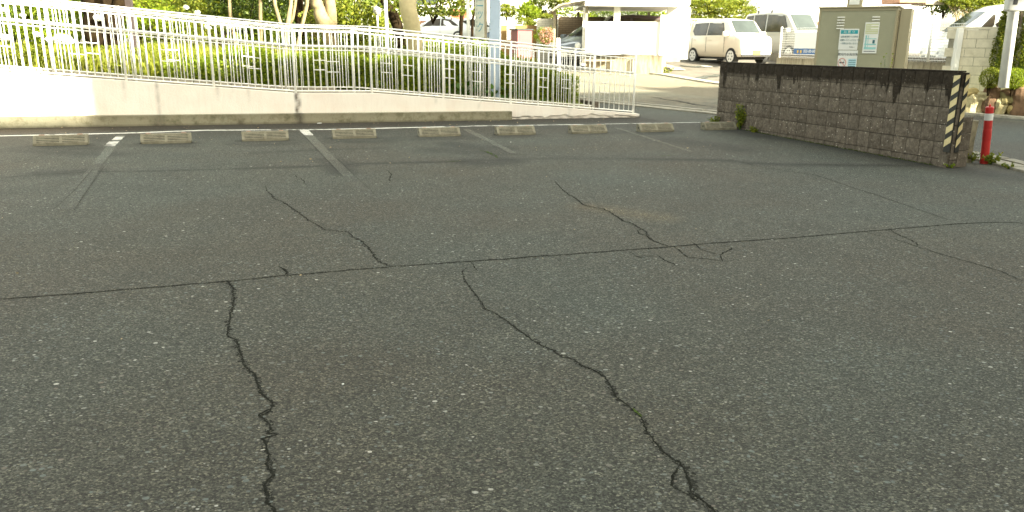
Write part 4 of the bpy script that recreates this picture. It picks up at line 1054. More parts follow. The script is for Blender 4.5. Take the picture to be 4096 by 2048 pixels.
# ------------------------------------------------------------ cars
M['tyre']=simple('tyre_rubber',(.03,.03,.028),.85,.2); M['rim']=simple('alloy_rim',(.72,.71,.66),.4,.05); M['lampglass']=simple('headlamp_glass',(.75,.76,.74),.1,.05,spec=.9,coat=.6)
M['tail']=simple('tail_lamp',(.35,.02,.02),.2,.1); M['plate_y']=simple('yellow_plate',(.75,.58,.05),.5,.03); M['plate_w']=simple('white_plate',(.75,.75,.72),.5,.03)
def carpaint(n,c): return simple(n,c,.28,.03,1,spec=.5,coat=.7)
M['cream']=carpaint('cream_car_paint',(.78,.70,.55)); M['silver']=carpaint('silver_car_paint',(.36,.345,.30)); M['whitecar']=carpaint('white_car_paint',(.80,.80,.77)); M['bluecar']=carpaint('grey_blue_car_paint',(.20,.23,.27)); M['darkred']=carpaint('dark_car_paint',(.06,.035,.035))
def car(name,label,paint_,loc,head,L,Wd,st,wheels,wr,sidewin,ws,plate='plate_w',rw=None,grille=None,rack=False,lamps=None,group=None):
    """st: stations (x, z_bottom, z_belt, z_top, half_width, half_width_top); x forward"""
    t=thing(name,label,'car' if 'van' not in name else 'van',loc,head,group)
    b=MB(); n=10; rings=[]
    for x,zb,zl,zt,w,wt in st:
        r=[(x,-w*.90,zb),(x,-w*.985,zb+.18*(zl-zb)),(x,-w,zb+.6*(zl-zb)),(x,-w*.975,zl),(x,-wt,zt-.05 if zt-zl>.12 else zt-.01),(x,-wt*.84,zt),(x,-wt*.4,zt+.015)]
        r=r+[(a,-b_,c) for a,b_,c in r[::-1]]; rings.append(r)
    n=len(rings[0]); 
    for r in rings: b.v+=r
    for i in range(len(rings)-1):
        for j in range(n): b.f.append((i*n+j,i*n+(j+1)%n,(i+1)*n+(j+1)%n,(i+1)*n+j))
    b.f.append(tuple(range(n))); b.f.append(tuple((len(rings)-1)*n+j for j in range(n))[::-1])
    body=b.build('body',M[paint_],t,smooth=False,bevel=.025); fixn(body.data)
    for p in body.data.polygons: p.use_smooth=True
    body.modifiers['b'].harden_normals=False
    def S(x,key):  # interpolate a station value
        X=[s[0] for s in st]; return float(np.interp(x,X,[s[key] for s in st]))
    def sidept(x,tt,sgn,off=.006):
        zl=S(x,2); zt=S(x,3)-.05; w=S(x,4)*.975; wt=S(x,5)
        return Vector((x,sgn*((w+(wt-w)*tt)+off),zl+(zt-zl)*tt))
    for sgn in (-1,1):
        for q4 in sidewin:
            vs=[sidept(x,tt,sgn) for x,tt in q4]; m_=len(vs)
            o=MB().add(vs,[tuple(range(m_)) if sgn<0 else tuple(range(m_))[::-1]]).build('window',M['sideglass'],t)
            vs2=[sidept(x,tt,sgn,.004) for x,tt in q4]; cc=sum(vs2,Vector())/m_
            vs2=[v+(v-cc).normalized()*.035+Vector((0,-sgn*.002,0)) for v in vs2]
            MB().add(vs2,[tuple(range(m_)) if sgn<0 else tuple(range(m_))[::-1]]).build('window_seal',M['dark'],o)
    def top(x,wf,off=.008):   # centre-line height
        return S(x,3)+off
    # windscreen and rear screen as strips following the shell
    for nm,(xa,xb) in (('windscreen',ws),)+((('rear_window',rw),) if rw else ()):
        vs=[];fs=[];K=6
        dx=.012 if nm=='windscreen' else -.012
        for i in range(K+1):
            x=xa+(xb-xa)*i/K
            for y in (-.84,-.4,0,.4,.84): vs.append((x+dx,y*S(x,5)*.98,S(x,3)+(.012 if abs(y)>.5 else .028)))
        for i in range(K):
            for j in range(4): a=i*5+j; fs.append((a,a+1,a+6,a+5))
        o=MB().add(vs,fs).build(nm,M['glass'],t)
    # wheels with arches
    tyre=None
    for x in wheels:
        for sgn in (-1,1):
            w=S(x,4)
            w_=MB().tube([(0,-.10,0),(0,.10,0)],wr,24).build('wheel',M['tyre'],t); w_.location=(x,sgn*(w-.085),wr)
            rim=MB().tube([(0,sgn*.095,0),(0,sgn*.106,0)],wr*.74,20).build('rim',M['rim'],w_)
            for h_ in range(6):
                a=h_*math.pi/3; MB().tube([(math.cos(a)*wr*.42,sgn*.1065,math.sin(a)*wr*.42),(math.cos(a)*wr*.42,sgn*.109,math.sin(a)*wr*.42)],wr*.11,8).build('rim_hole',M['dark'],w_)
            # dark wheel arch proud of the flank
            pts=[];R1=wr*1.0;R2=wr*1.10; vs=[];fs=[]
            for i in range(15):
                a=math.pi*(-.12+1.24*i/14)
                for r_ in (wr*.9,R2): vs.append((x+math.cos(a)*r_,sgn*(w+.003),max(.1,wr+math.sin(a)*r_)))
            for i in range(14): fs.append((2*i,2*i+1,2*i+3,2*i+2))
            MB().add(vs,fs).build('wheel_arch',M['dark'],t)
    nose=st[-1][0]; tail_=st[0][0]; wn=st[-1][4]
    zb=st[-1][1]
    for sgn in (-1,1):
        lx,lz,lw,lh=lamps or (nose-.05,.72,.16,.16)
        o=sphere(1,12,8).build('headlight',M['lampglass'],t,smooth=True); o.scale=(.09,lw*.7,lh*.7); o.location=(lx,sgn*(wn-.10),lz)
        MB().box(-.02,.02,-.06,.06,-.14,.14).build('tail_light',M['tail'],t,bevel=.01).location=(tail_-.005,sgn*(st[0][4]-.10),.95 if st[0][3]>.9 else .7)
        x=ws[1]-.12 if ws[1]>ws[0] else ws[0]-.12
        mm=MB().box(-.06,.06,-.11,.11,-.085,.085).build('mirror',M[paint_],t,bevel=.03); mm.location=(min(max(ws)-.22,nose-.3),sgn*(S(max(ws)-.3,4)+.09),S(max(ws)-.3,2)+.10)
        for xx in (sidewin[0][0][0]+.1,)+((sidewin[1][0][0]+.1,) if len(sidewin)>1 else ()):
            MB().box(xx,xx+.16,-.012,.012,-.012,.012).build('door_handle',M[paint_],t,bevel=.004).location=(0,sgn*(S(xx,4)+.004),S(xx,2)-.1)
    g=grille or (zb+.10,zb+.26,wn*.62)
    o=MB().box(nose-.03,nose+.012,-g[2],g[2],g[0],g[1]).build('grille',M['dark'],t)
    for i in range(4): MB().box(nose+.0125,nose+.02,-g[2],g[2],g[0]+(g[1]-g[0])*(i+.35)/4,g[0]+(g[1]-g[0])*(i+.62)/4).build('grille_bar',M['rim'],o)
    MB().box(nose+.022,nose+.032,-.165,.165,g[0]+.0,g[0]+.165).build('number_plate',M[plate],t)
    MB().box(nose-.05,nose+.006,-wn*.95,wn*.95,zb-.02,zb+.05).build('bumper_lip',M['dark'],t)
    MB().box(tail_+.25,nose-.25,-wn*.8,wn*.8,.16,zb+.02).build('underbody',M['dark'],t)
    xs_=[sidewin[0][0][0]-.03,sidewin[0][1][0]+.08]+([sidewin[1][0][0]+.02] if len(sidewin)>1 else [])
    for sgn in (-1,1):
        for x in xs_:
            w=S(x,4)+.0015; zb1_=S(x,1)+.05; zl_=S(x,2)-.01
            MB().box(x-.005,x+.005,-.003,.003,zb1_+.12,zl_).build('door_seam',M['dark'],t).location=(0,sgn*w,0)
    if plate=='plate_y':
        gb=MB()
        for i in range(4): gb.box(nose-.02,nose+.004,-.34,.34,st[-1][3]-.16+i*.035,st[-1][3]-.145+i*.035)
        gb.build('upper_grille',M['rim'],t)
    if rack:
        for x in (-.9,-.1):
            for sgn in (-1,1): MB().box(x-.03,x+.03,sgn*S(x,5)*.9-.03,sgn*S(x,5)*.9+.03,S(x,3)-.03,S(x,3)+.10).build('rack_foot',M['dark'],t)
            MB().box(x-.02,x+.02,-S(x,5)*.95,S(x,5)*.95,S(x,3)+.10,S(x,3)+.13).build('rack_bar',M['rim'],t)
    return t
kei=[(-1.69,.30,.90,.96,.66,.60),(-1.66,.27,.93,1.30,.70,.60),(-1.58,.26,.95,1.50,.73,.60),(-1.35,.25,.96,1.585,.74,.60),(-.5,.24,.96,1.615,.74,.60),(.25,.24,.965,1.61,.74,.61),(.72,.24,.97,1.55,.74,.61),(1.14,.24,.97,1.08,.735,.66),(1.35,.25,.95,1.03,.73,.66),(1.60,.27,.88,.97,.71,.62),(1.69,.30,.70,.84,.66,.56)]
hk=math.atan2(-.93,.37)
kp=gp(2905,243); kp=Vector((at(2908,243,30.9).x,30.9,0)); kp.z=T(kp.x,kp.y)+.0
kc=car('parked_car','cream minicar with a yellow number plate parked in the sunlit driveway','cream',kp,hk,3.38,1.48,kei,(-1.2,1.18),.275,
   [[(-.36,.12),(.66,.12),(.62,.35),(.48,.84),(-.36,.84)],[(-1.34,.40),(-1.18,.14),(-.46,.12),(-.46,.84),(-1.28,.84)]],(.74,1.13),'plate_y',(-1.665,-1.60),(.34,.50,.42),lamps=(1.50,.83,.17,.15))
van=[(-1.68,.30,1.0,1.05,.66,.62),(-1.66,.28,1.0,1.70,.70,.62),(-1.55,.27,1.02,1.84,.73,.63),(-.5,.26,1.04,1.88,.735,.64),(.55,.26,1.04,1.86,.735,.64),(.85,.26,1.05,1.78,.735,.64),(1.38,.26,1.05,1.12,.73,.66),(1.58,.28,.98,1.02,.70,.62),(1.66,.30,.80,.84,.64,.56)]
vp=Vector((at(3122,240,33.8).x,33.8,0)); vp.z=T(vp.x,vp.y)
car('parked_van','silver one-box van with a roof rack parked behind the cream minicar','silver',vp,hk+.05,3.38,1.48,van,(-1.15,1.2),.27,
   [[(-.2,.08),(.92,.08),(1.0,.2),(.72,.90),(-.2,.92)],[(-1.0,.08),(-.32,.08),(-.32,.92),(-1.0,.92)],[(-1.55,.10),(-1.1,.08),(-1.1,.92),(-1.5,.9)]],(.88,1.36),'plate_y',(-1.665,-1.60),(.34,.48,.42),rack=True,lamps=(1.50,.80,.17,.13))
sed=[(-2.1,.35,.80,.86,.72,.62),(-1.95,.28,.90,1.00,.80,.62),(-1.5,.25,.92,1.18,.84,.60),(-.9,.24,.92,1.42,.85,.58),(-.2,.24,.92,1.48,.85,.58),(.4,.24,.92,1.42,.85,.58),(1.15,.24,.91,1.0,.85,.72),(1.7,.26,.80,.86,.82,.68),(2.0,.30,.66,.72,.74,.58),(2.1,.34,.52,.58,.66,.5)]
sw_=[[(-.15,.08),(.95,.06),(.42,.88),(-.15,.92)],[(-1.35,.12),(-.25,.08),(-.25,.92),(-.8,.86)]]
for px,Y,hd,lb in ((1760,52,math.pi-.1,'white car nearest the tall pale trunk, parked far behind the hedge'),(1868,53,math.pi+.35,'white car parked far behind, close to the blue sign post')):
    p=at(px,172,Y); p.z=T(p.x,Y)+.02
    car('parked_car',lb,'whitecar',p,hd,4.2,1.7,sed,(-1.3,1.3),.31,sw_,(.42,1.12),'plate_w',(-1.9,-.95),(.40,.52,.5),group='white cars parked far behind the hedge')
p=at(2302,250,28.2); p.z=T(p.x,p.y)
car('parked_car','grey blue car parked under the curved shelter roof, nose to the left','bluecar',Vector((p.x+.9,p.y+.7,p.z)),math.pi+.85,4.2,1.7,sed,(-1.3,1.3),.31,sw_,(.42,1.12),'plate_w',(-1.9,-.95),(.36,.56,.55))
suv=[(-2.2,.4,1.0,1.2,.78,.66),(-2.1,.34,1.05,1.5,.86,.64),(-1.8,.3,1.06,1.66,.90,.64),(-.4,.3,1.06,1.72,.90,.64),(.35,.3,1.06,1.66,.9,.64),(1.05,.3,1.05,1.14,.9,.76),(1.9,.32,.98,1.04,.86,.72),(2.2,.4,.75,.8,.78,.6)]
p=at(2475,180,30.0); 
SUVZ=zpx(2560,60,30.0)-1.73
car('parked_car','dark car inside the white carport, only its roof and windows showing','darkred',(p.x,30.0,SUVZ),math.pi+.12,4.4,1.8,suv,(-1.35,1.4),.34,[[(-.2,.08),(.85,.06),(.38,.88),(-.2,.92)],[(-1.9,.12),(-.3,.08),(-.3,.92),(-1.7,.86)]],(.37,1.0),'plate_w',(-2.12,-1.85),(.5,.7,.55))

# ------------------------------------------------------------ carport building and its base wall
M['cream_panel']=simple('white_coated_panel',(.80,.79,.74),.5,.03,2)
M['stainwall']=wallmat('stained_wall_concrete',(.55,.48,.33),.85,(.16,.12,.06))
def zat(py,px,Y): return zpx(px,py,Y)
cp=thing('carport','white walled carport building with an open slot showing a dark car','carport',at(2480,215,26.4))
o=cp.location
def bx(x0,x1,y0,y1,Y,d,m,name,parent=cp,bev=0,dz=0):     # frontal box between pixel columns and rows at depth Y, d deep
    a=at(x0,y1,Y); b=at(x1,y0,Y); oo=parent.location if parent else Vector((0,0,0))
    xc=(at((x0+x1)/2,(y0+y1)/2,Y))
    xa=at(x0,(y0+y1)/2,Y).x; xb=at(x1,(y0+y1)/2,Y).x
    return MB().box(xa-oo.x,xb-oo.x,Y-oo.y,Y+d-oo.y,a.z-oo.z,b.z-oo.z).build(name,m,parent,bevel=bev)
Y=26.4
bx(2342,2648,88,217,Y,.10,M['cream_panel'],'front_panel')
bx(2640,2662,60,236,Y-.1,.14,M['cream_panel'],'side_post')
bx(2664,2756,30,236,Y+1.6,.12,M['cream_panel'],'end_wall')
bx(2457,2481,24,87,Y+.02,.12,M['cream_panel'],'slot_post')
bx(2342,2352,18,88,Y+.02,.1,M['signside'],'slot_post')
bx(2342,2760,-60,23,Y-.25,.12,M['cream_panel'],'fascia')
MB().box(at(2344,0,Y).x-o.x,at(2760,0,Y).x-o.x,-.12,5.4,zat(20,2500,Y)+.03-o.z,zat(20,2500,Y)+.15-o.z).build('roof',M['cream_panel'],cp)
for x in (2360,2700): MB().box(at(x,0,Y).x-o.x,at(x,0,Y).x-o.x+.1,5.2,5.3,-.3,zat(22,2500,Y)-o.z).build('rear_post',M['signside'],cp)
MB().box(at(2344,0,Y).x-o.x,at(2740,0,Y).x-o.x,.2,6.5,-.25,-.12).build('floor',M['gutter'],cp)
bw2=thing('retaining_wall','stained concrete base wall below the white carport panels','wall',at(2480,300,25.6))
a=gp(2344,267); b=gp(2600,301); c=gp(2646,304)
def wallseg(a,b,zt,th,m,parent,name='wall_face',sub=24,fn=None,zb=-.3):
    oo=parent.location; d=(b-a); d.z=0; nrm=Vector((-d.y,d.x,0)).normalized()*th; vs=[];fs=[];K=sub;J=8
    for j in range(J+1):
        for i in range(K+1):
            p=a+d*(i/K); z0=T(p.x,p.y)+zb; p=Vector((p.x,p.y,z0+(zt-z0)*j/J))-oo; vs.append(tuple(p))
    for j in range(J):
        for i in range(K): q_=j*(K+1)+i; fs.append((q_,q_+1,q_+K+2,q_+K+1))
    b0=len(vs)
    for i in range(K+1): p=a+d*(i/K)+nrm; vs.append(tuple(Vector((p.x,p.y,zt))-oo))
    for i in range(K): fs.append((J*(K+1)+i,J*(K+1)+i+1,b0+i+1,b0+i))
    b1=len(vs)
    for i in range(K+1): p=a+d*(i/K)+nrm; vs.append(tuple(Vector((p.x,p.y,T(p.x,p.y)+zb))-oo))
    for i in range(K): fs.append((b0+i,b0+i+1,b1+i+1,b1+i))
    for e in (0,K): fs.append(tuple([j*(K+1)+e for j in range(J+1)]+[b0+e,b1+e]))
    me=bpy.data.meshes.new(name); me.from_pydata(vs,[],fs); me.update(); fixn(me); o_=link(name,me,m,parent)
    zz_=zt-oo.z
    stain_attr(o_,fn or (lambda v:.5*max(0,1-(zz_-v.z)/.22)+.35*max(0,math.sin(v.x*5.3+1)*math.sin(v.x*2.1))))
    return o_
ztop=zat(219,2480,26.2)
a=at(2344,267,27.0); c=at(2646,304,25.95)
wallseg(Vector((a.x,a.y,0)),Vector((c.x,c.y,0)),ztop-.01,.5,M['stainwall'],bw2)
for f in (.33,.62): 
    p=Vector((a.x,a.y,0)).lerp(Vector((c.x,c.y,0)),f)-bw2.location; MB().tube([(p.x,p.y-.035,T(a.x,a.y)-.05-bw2.location.z),(p.x,p.y-.035,ztop-.12-bw2.location.z)],.03,8).build('drain_pipe',M['signside'],bw2)
weed('small weed at the right end of the stained carport base wall',gp(2655,298),.3,.35,240,M['leaf_bright'],.07)
# curved shelter
M['polycarb']=simple('bronze_polycarbonate',(.40,.34,.24),.3,.1,3,spec=.5)
sh=thing('shelter','curved bronze roofed shelter on a brown and a white post','shelter',at(2290,260,27)); o=sh.location
Y0=26.6;Y1=29.6
prof2=[(2208,43),(2216,34),(2230,24),(2250,16),(2290,11),(2340,4),(2375,-6),(2400,-14)]
pr=[at(x,y,Y0)-o for x,y in prof2]; b=MB()
pr=[Vector((p.x,0,p.z)) for p in pr]
for k_ in range(7):
    ya=(Y0-o.y)+(Y1-Y0)*k_/7; yb=(Y0-o.y)+(Y1-Y0)*(k_+1)/7-.05; vs=[];fs=[]
    for p in pr: vs+=[(p.x,ya,p.z),(p.x,yb,p.z),(p.x,ya,p.z-.012),(p.x,yb,p.z-.012)]
    for i in range(len(pr)-1): fs+=[(4*i,4*i+4,4*i+5,4*i+1),(4*i+2,4*i+3,4*i+7,4*i+6),(4*i,4*i+2,4*i+6,4*i+4),(4*i+1,4*i+5,4*i+7,4*i+3)]
    ob=MB().add(vs,fs).build('roof_panel',M['polycarb'],sh); fixn(ob.data)
    MB().tube([Vector((p.x,yb+.025,p.z+.01)) for p in pr],.02,6).build('roof_rib',M['signside'],sh)
MB().tube([Vector((p.x,Y0-o.y-.03,p.z-.01)) for p in pr],.035,6).build('roof_edge',M['signside'],sh)
bx(2330,2344,30,262,26.7,.12,M['whitepole'],'post',sh); bx(2345,2351,30,262,26.72,.10,M['signside'],'post_side',sh)
bx(2212,2222,44,258,27.0,.12,M['signside'],'post',sh); bx(2222,2228,60,258,29.4,.1,M['signside'],'rear_post',sh)
MB().tube([(pr[1].x,Y0-o.y,pr[1].z-.03),(pr[1].x+.0,Y1-o.y,pr[1].z-.03)],.03,6).build('gutter_pipe',M['signside'],sh)
pole('gate_post','stout white gate post in front of the tiled wall','post',(2236,2233),262,152,13,25.8,'whitepole',sq=True,extra=0)
# ------------------------------------------------------------ houses, walls and gardens across the street
def tilemat(name,c1,c2,mort,sx=2.2,sz=14):
    m,t,p=nmat(name); tc=N(t,'ShaderNodeTexCoord'); mp=N(t,'ShaderNodeMapping'); mp.inputs['Rotation'].default_value=(R(90),0,0)
    t.links.new(tc.outputs['Object'],mp.inputs[0]); br=N(t,'ShaderNodeTexBrick'); br.inputs['Scale'].default_value=1
    br.inputs['Color1'].default_value=(*c1,1); br.inputs['Color2'].default_value=(*c2,1); br.inputs['Mortar'].default_value=(*mort,1)
    br.inputs['Brick Width'].default_value=.24; br.inputs['Row Height'].default_value=.07; br.inputs['Mortar Size'].default_value=.006
    t.links.new(mp.outputs[0],br.inputs['Vector']); t.links.new(br.outputs['Color'],p.inputs['Base Color']); p.inputs['Roughness'].default_value=.7
    bump(t,p,br.outputs['Fac'],-.004,.5); return m
M['tile_w']=tilemat('pale_wall_tiles',(.62,.58,.48),(.66,.62,.52),(.40,.36,.28)); M['tile_b']=tilemat('beige_wall_tiles',(.26,.19,.11),(.30,.22,.13),(.14,.10,.06))
M['ochre']=simple('ochre_render',(.24,.145,.055),.85,.06,2,bmp=.003)
def boxthing(name,label,cat,x0,x1,y0,y1,Y,d,m,prt='wall_face',extra=None,ground=True):
    b=at((x0+x1)/2,y1,Y); t=thing(name,label,cat,b)
    yy=y1
    ob=bx(x0,x1,y0,y1,Y,d,M[m],prt,t)
    if ground:
        zg=T(b.x,Y)-.1
        if zg<at((x0+x1)/2,y1,Y).z:
            for v in ob.data.vertices:
                if v.co.z<.001: v.co.z=zg-b.z
    return t
w1=boxthing('garden_wall','ochre rendered garden wall behind the pink cabinet','wall',2003,2146,102,215,29.5,.2,'ochre')
for x in range(2028,2062,5): bx(x,x+1.6,106,160,29.3,.03,M['whitepole'],'picket',w1)
w2=boxthing('garden_wall','pale tiled garden wall left of the shelter','wall',2147,2213,75,215,29.2,.25,'tile_w')
w3=boxthing('garden_wall','beige tiled wall with a diagonal shadow behind the shelter','wall',2229,2420,68,215,30.6,.25,'tile_b')
bx(2226,2232,72,215,30.3,.2,M['tile_w'],'wall_edge',w3); 
bx(2240,2300,155,215,30.2,.05,M['signside'],'fence_panel',w3)
pk=thing('meter_cabinet','dusty pink metal cabinet with a dark lid in front of the ochre wall','cabinet',at(2085,215,26.8),rz=R(28))
M['pink']=simple('pink_painted_metal',(.22,.075,.075),.6,.05,3)
hz=zat(117,2085,26.8)-pk.location.z
MB().box(-.27,.27,-.24,.24,-.3,hz-.03).build('body',M['pink'],pk,bevel=.01); MB().box(-.30,.30,-.27,.27,hz-.03,hz+.01).build('lid',M['dark'],pk); MB().box(-.2,-.02,-.245,-.241,.1,hz-.12).build('door',M['pink'],pk)
GS='garden shrubs across the street'
def topi(px,py,Y,rx,rz2,n,ls,m,label,name='shrub',cat='shrub'): return shrub(name,label,cat,at(px,py,Y),(rx,rx*.8,rz2),n,ls,M[m],GS,clumps=60)
topi(2026,42,31,.36,.24,2600,.06,'leaf_bright','dome shaped clipped bush on the wall just right of the blue sign post')
topi(2110,60,31,.45,.42,3000,.08,'leaf_hedge','dense green bush behind the ochre wall, left half')
topi(2165,30,32,.62,.45,3400,.09,'leaf_tree','tall green garden tree behind the ochre wall')
topi(2105,88,30,.33,.15,1500,.05,'leaf_bright','low bright bush on top of the ochre wall')
topi(2180,66,30.4,.33,.10,1300,.05,'leaf_bright','flat bright layer of clipped pine above the pale tiled wall')
topi(2245,6,31,.34,.12,1500,.05,'leaf_bright','rounded pine tuft above the shelter roof edge')
topi(2300,52,33,.75,.26,2600,.07,'leaf_hedge','green hedge above the beige tiled wall')
topi(2380,60,33.5,.5,.6,2600,.08,'leaf_dark','dark conifer behind the shelter corner')
topi(2520,60,35,1.2,.40,4200,.08,'leaf_dark','dark shrubs seen through the carport slot, left')
topi(2650,58,35,.9,.40,3200,.08,'leaf_hedge','dark shrubs seen through the carport slot, right')
az=topi(2178,148,27,.30,.30,1500,.05,'leaf_hedge','rounded azalea with pink blossoms in front of the pale tiled wall')
mb=MB(); leafcloud(mb,(.07,-.06,.34),(.26,.26,.27),900,.05,.9); mb.build('blossom',M['flower'],az)
b=MB(); b.tube([at(2226,110,30.8),at(2212,60,30.8),at(2190,40,30.8)],[.06,.05,.03],8); 
pt=thing('pine_tree','small crooked pine above the pale tiled wall','tree',at(2218,95,30.9)); oo=pt.location
MB().tube([(0,0,-.4),at(2214,70,30.9)-oo,at(2206,45,30.9)-oo,at(2225,20,30.9)-oo,at(2240,0,30.9)-oo],[.07,.06,.05,.04,.03],8).build('trunk',M['bark_dark'],pt)
MB().tube([at(2206,45,30.9)-oo,at(2185,38,30.9)-oo],[.03,.015],6).build('limb',M['bark_dark'],pt)
mb=MB(); leafcloud(mb,at(2245,-40,30.9)-oo,(.7,.6,.35),1500,.06,.6,clumps=20); mb.build('crown',M['leaf_hedge'],pt)
# wood and hedge behind the minicar
topi(2815,40,39,1.15,.62,5200,.10,'leaf_bright','bright leafy tree behind the cream minicar, left half')
topi(2930,45,39.5,1.1,.55,5200,.10,'leaf_bright','bright leafy tree behind the cream minicar, right half')
topi(2865,15,40,1.2,.5,4200,.10,'leaf_tree','taller leafy crown above the bright trees behind the minicar')
gf=thing('green_fence','pale green railing behind the tail of the minicar','fence',at(2790,145,36)); M['palegreen']=simple('pale_green_paint',(.40,.46,.30),.5,.05)
for x in range(2757,2860,6): bx(x,x+1.6,78,140,36,.03,M['palegreen'],'baluster',gf)
bx(2755,2862,75,78,35.98,.05,M['palegreen'],'top_rail',gf); bx(2755,2862,137,141,35.98,.05,M['palegreen'],'bottom_rail',gf)
# pale houses in the sun
def house(label,x0,x1,Y,top,depth,m,wins=(),roof='hip',name='house',zt=6.5):
    p=at((x0+x1)/2,150,Y); p.z=T(p.x,Y); t=thing(name,label,'house',p)
    xa=at(x0,100,Y).x-p.x; xb=at(x1,100,Y).x-p.x
    MB().box(xa,xb,0,depth,-.5,zt).build('wall',M[m],t)
    r=MB(); e=.5; r.add([(xa-e,-e,zt+.003),(xb+e,-e,zt+.003),(xb+e,depth+e,zt+.003),(xa-e,depth+e,zt+.003),(xa+(xb-xa)*.25,depth/2,zt+1.6),(xa+(xb-xa)*.75,depth/2,zt+1.6)],[(3,2,1,0),(0,1,5,4),(1,2,5),(2,3,4,5),(3,0,4)]); r.build('roof',M['rooftile'],t)
    for (wx0,wx1,wz0,wz1) in wins:
        f=MB().box(wx0,wx1,-.05,-.003,wz0,wz1).build('window',M['rim'],t); MB().box(wx0+.06,wx1-.06,-.056,-.051,wz0+.06,wz1-.06).build('pane',M['winglass'],f)
    return t
M['rooftile']=simple('grey_roof_tiles',(.12,.12,.12),.7,.2,8)
house('white house right behind the steel cabinet and mesh fence',3150,3760,43,0,9,'whitewall',[(-1.5,.2,2.6,3.8),(1.5,3.0,2.6,3.8),(-3.2,-2.4,2.8,3.6)],zt=6.2)
house('white apartment house far behind the carport and minicar',2560,3120,58,0,9,'whitewall',[(-3,-1,2.9,4.2),(1,3,2.9,4.2)],zt=7)
house('pale house behind the clipped garden bushes across the street',1985,2360,44,0,8,'whitewall',[(-1,.4,2.4,3.6)],zt=6)
house('large pale building far behind the white parked cars',1350,1980,72,0,12,'whitewall',[(-5,-3,3,4.5),(0,2,3,4.5)],zt=8)
rd=boxthing('signboard','small salmon red board by the white house wall','board',3240,3276,87,116,40,.08,'redcap',prt='panel',ground=False)
rd2=boxthing('kiosk','small reddish brown shed far behind the tall pale trunk','shed',1672,1731,82,112,56,2,'kioskbrown' if 'kioskbrown' in M else 'redcap') if False else None
M['shedbrown']=simple('reddish_brown_boards',(.40,.22,.14),.8,.12,3)
boxthing('shed','low reddish brown shed far behind the tall pale trunk','shed',1672,1730,82,112,60,2,'shedbrown',ground=True)
rp2=thing('bus_shelter','grey flat roofed shelter on one column far behind','shelter',at(1762,100,58)); 
bx(1720,1808,43,56,58,2.2,M['greypole'],'roof',rp2); bx(1761,1767,56,105,59,.12,M['greypole'],'column',rp2)
pr_=boxthing('shop_canopy','faded red rounded canopy far behind the slim brown trunk','canopy',1802,1872,38,78,62,1.5,'redcap',prt='canopy',ground=False)
# diamond mesh fence far left behind
mf=thing('mesh_fence','pale far mesh fence above the brown shed','fence',at(1735,85,64))
b=MB()
for i in range(40):
    x=1665+i*4.2; p=at(x,80,64)-mf.location; q_=at(x+52,24,64)-mf.location; b.tube([p,q_],.022,3,cap=False)
b.build('mesh',M['palegreen'],mf)
for x in (1666,1702,1790,1860): bx(x,x+4,20,84,63.9,.08,M['whitepole'],'post',mf)
for y in (22,48,80): bx(1664,1880,y,y+2.5,63.8,.06,M['whitepole'],'rail',mf)

# ------------------------------------------------------------ steel cabinet with notices, in front of the fence
M['cabgrey']=simple('khaki_grey_steel',(.27,.265,.18),.55,.07,2.5,dirt=.12,dirtcol=(.13,.11,.06)); M['cabside']=simple('beige_steel_frame',(.30,.265,.17),.5,.06,3); M['paper']=simple('notice_board_white',(.62,.63,.60),.5,.03); M['tealbar']=simple('teal_header',(.02,.28,.32),.5,.03)
M['ink']=simple('dark_ink',(.04,.05,.055),.6,.05); M['inkteal']=simple('teal_ink',(.03,.12,.15),.6,.05); M['palegrn']=simple('pale_yellow_green_print',(.48,.50,.30),.6,.05); M['paleblue']=simple('pale_blue_print',(.38,.56,.62),.6,.05); M['palteal']=simple('pale_teal_print',(.24,.48,.48),.6,.05); M['redink']=simple('faded_red_ink',(.50,.20,.17),.6,.05)
CY=19.2; CA=R(-30); c0=at(3275,60,CY); th=CA
# right end from the pixel column and the rotated face direction
fd=Vector((math.cos(th),math.sin(th),0)); dr=ray(3592,60)
# c0 + fd*L on ray plane: solve (c0+fd*L) x / y = dr.x/dr.y (camera at the origin)
r_=dr.x/dr.y; Lc=(c0.x-r_*c0.y)/(r_*fd.y-fd.x)
zt1=at(3284,34,c0.y).z; zb1=T(c0.x,c0.y)-.05
cb=thing('steel_cabinet','large khaki steel cabinet carrying three white notices behind the block wall','cabinet',(c0.x,c0.y,zb1),th)
H=zt1-zb1
MB().box(.05,Lc-.05,.012,.9,.05,H-.06).build('front_panel',M['cabgrey'],cb)
MB().box(0,.05,0,.92,0,H).build('frame',M['cabside'],cb,bevel=.006); MB().box(Lc-.05,Lc,0,.92,0,H).build('frame',M['cabside'],cb,bevel=.006)
MB().box(.051,Lc-.051,-.002,.92,H-.06,H).build('frame',M['cabside'],cb); MB().box(-.03,Lc+.03,-.03,.95,H+.001,H+.035).build('roof',M['cabside'],cb,bevel=.006)
MB().box(Lc+.001,Lc+.03,.10,.86,.06,H-.08).build('side_panel',M['cabside'],cb)
MB().box(Lc+.04,Lc+.26,.10,.86,0,H-.02).build('side_unit',M['cabside'],cb,bevel=.006)
MB().box(-.02,Lc+.28,-.02,.93,-.3,.05).build('base',M['concrete'],cb)
for xx in (.42,Lc-.52):
    for i in range(5): MB().box(xx,xx+.16,-.010,.012,H-.46+i*.062,H-.436+i*.062).build('vent_slat',M['rim'],cb)
lt=thing('cabinet_lamp','small boxy lamp on top of the steel cabinet','lamp',Vector((c0.x,c0.y,zb1+H+.037))+fd*(Lc*.42),th)
MB().box(-.16,.16,.3,.5,0,.26).build('body',M['cabside'],lt,bevel=.01); MB().box(-.11,.11,.29,.299,.05,.21).build('lens',M['paper'],lt)
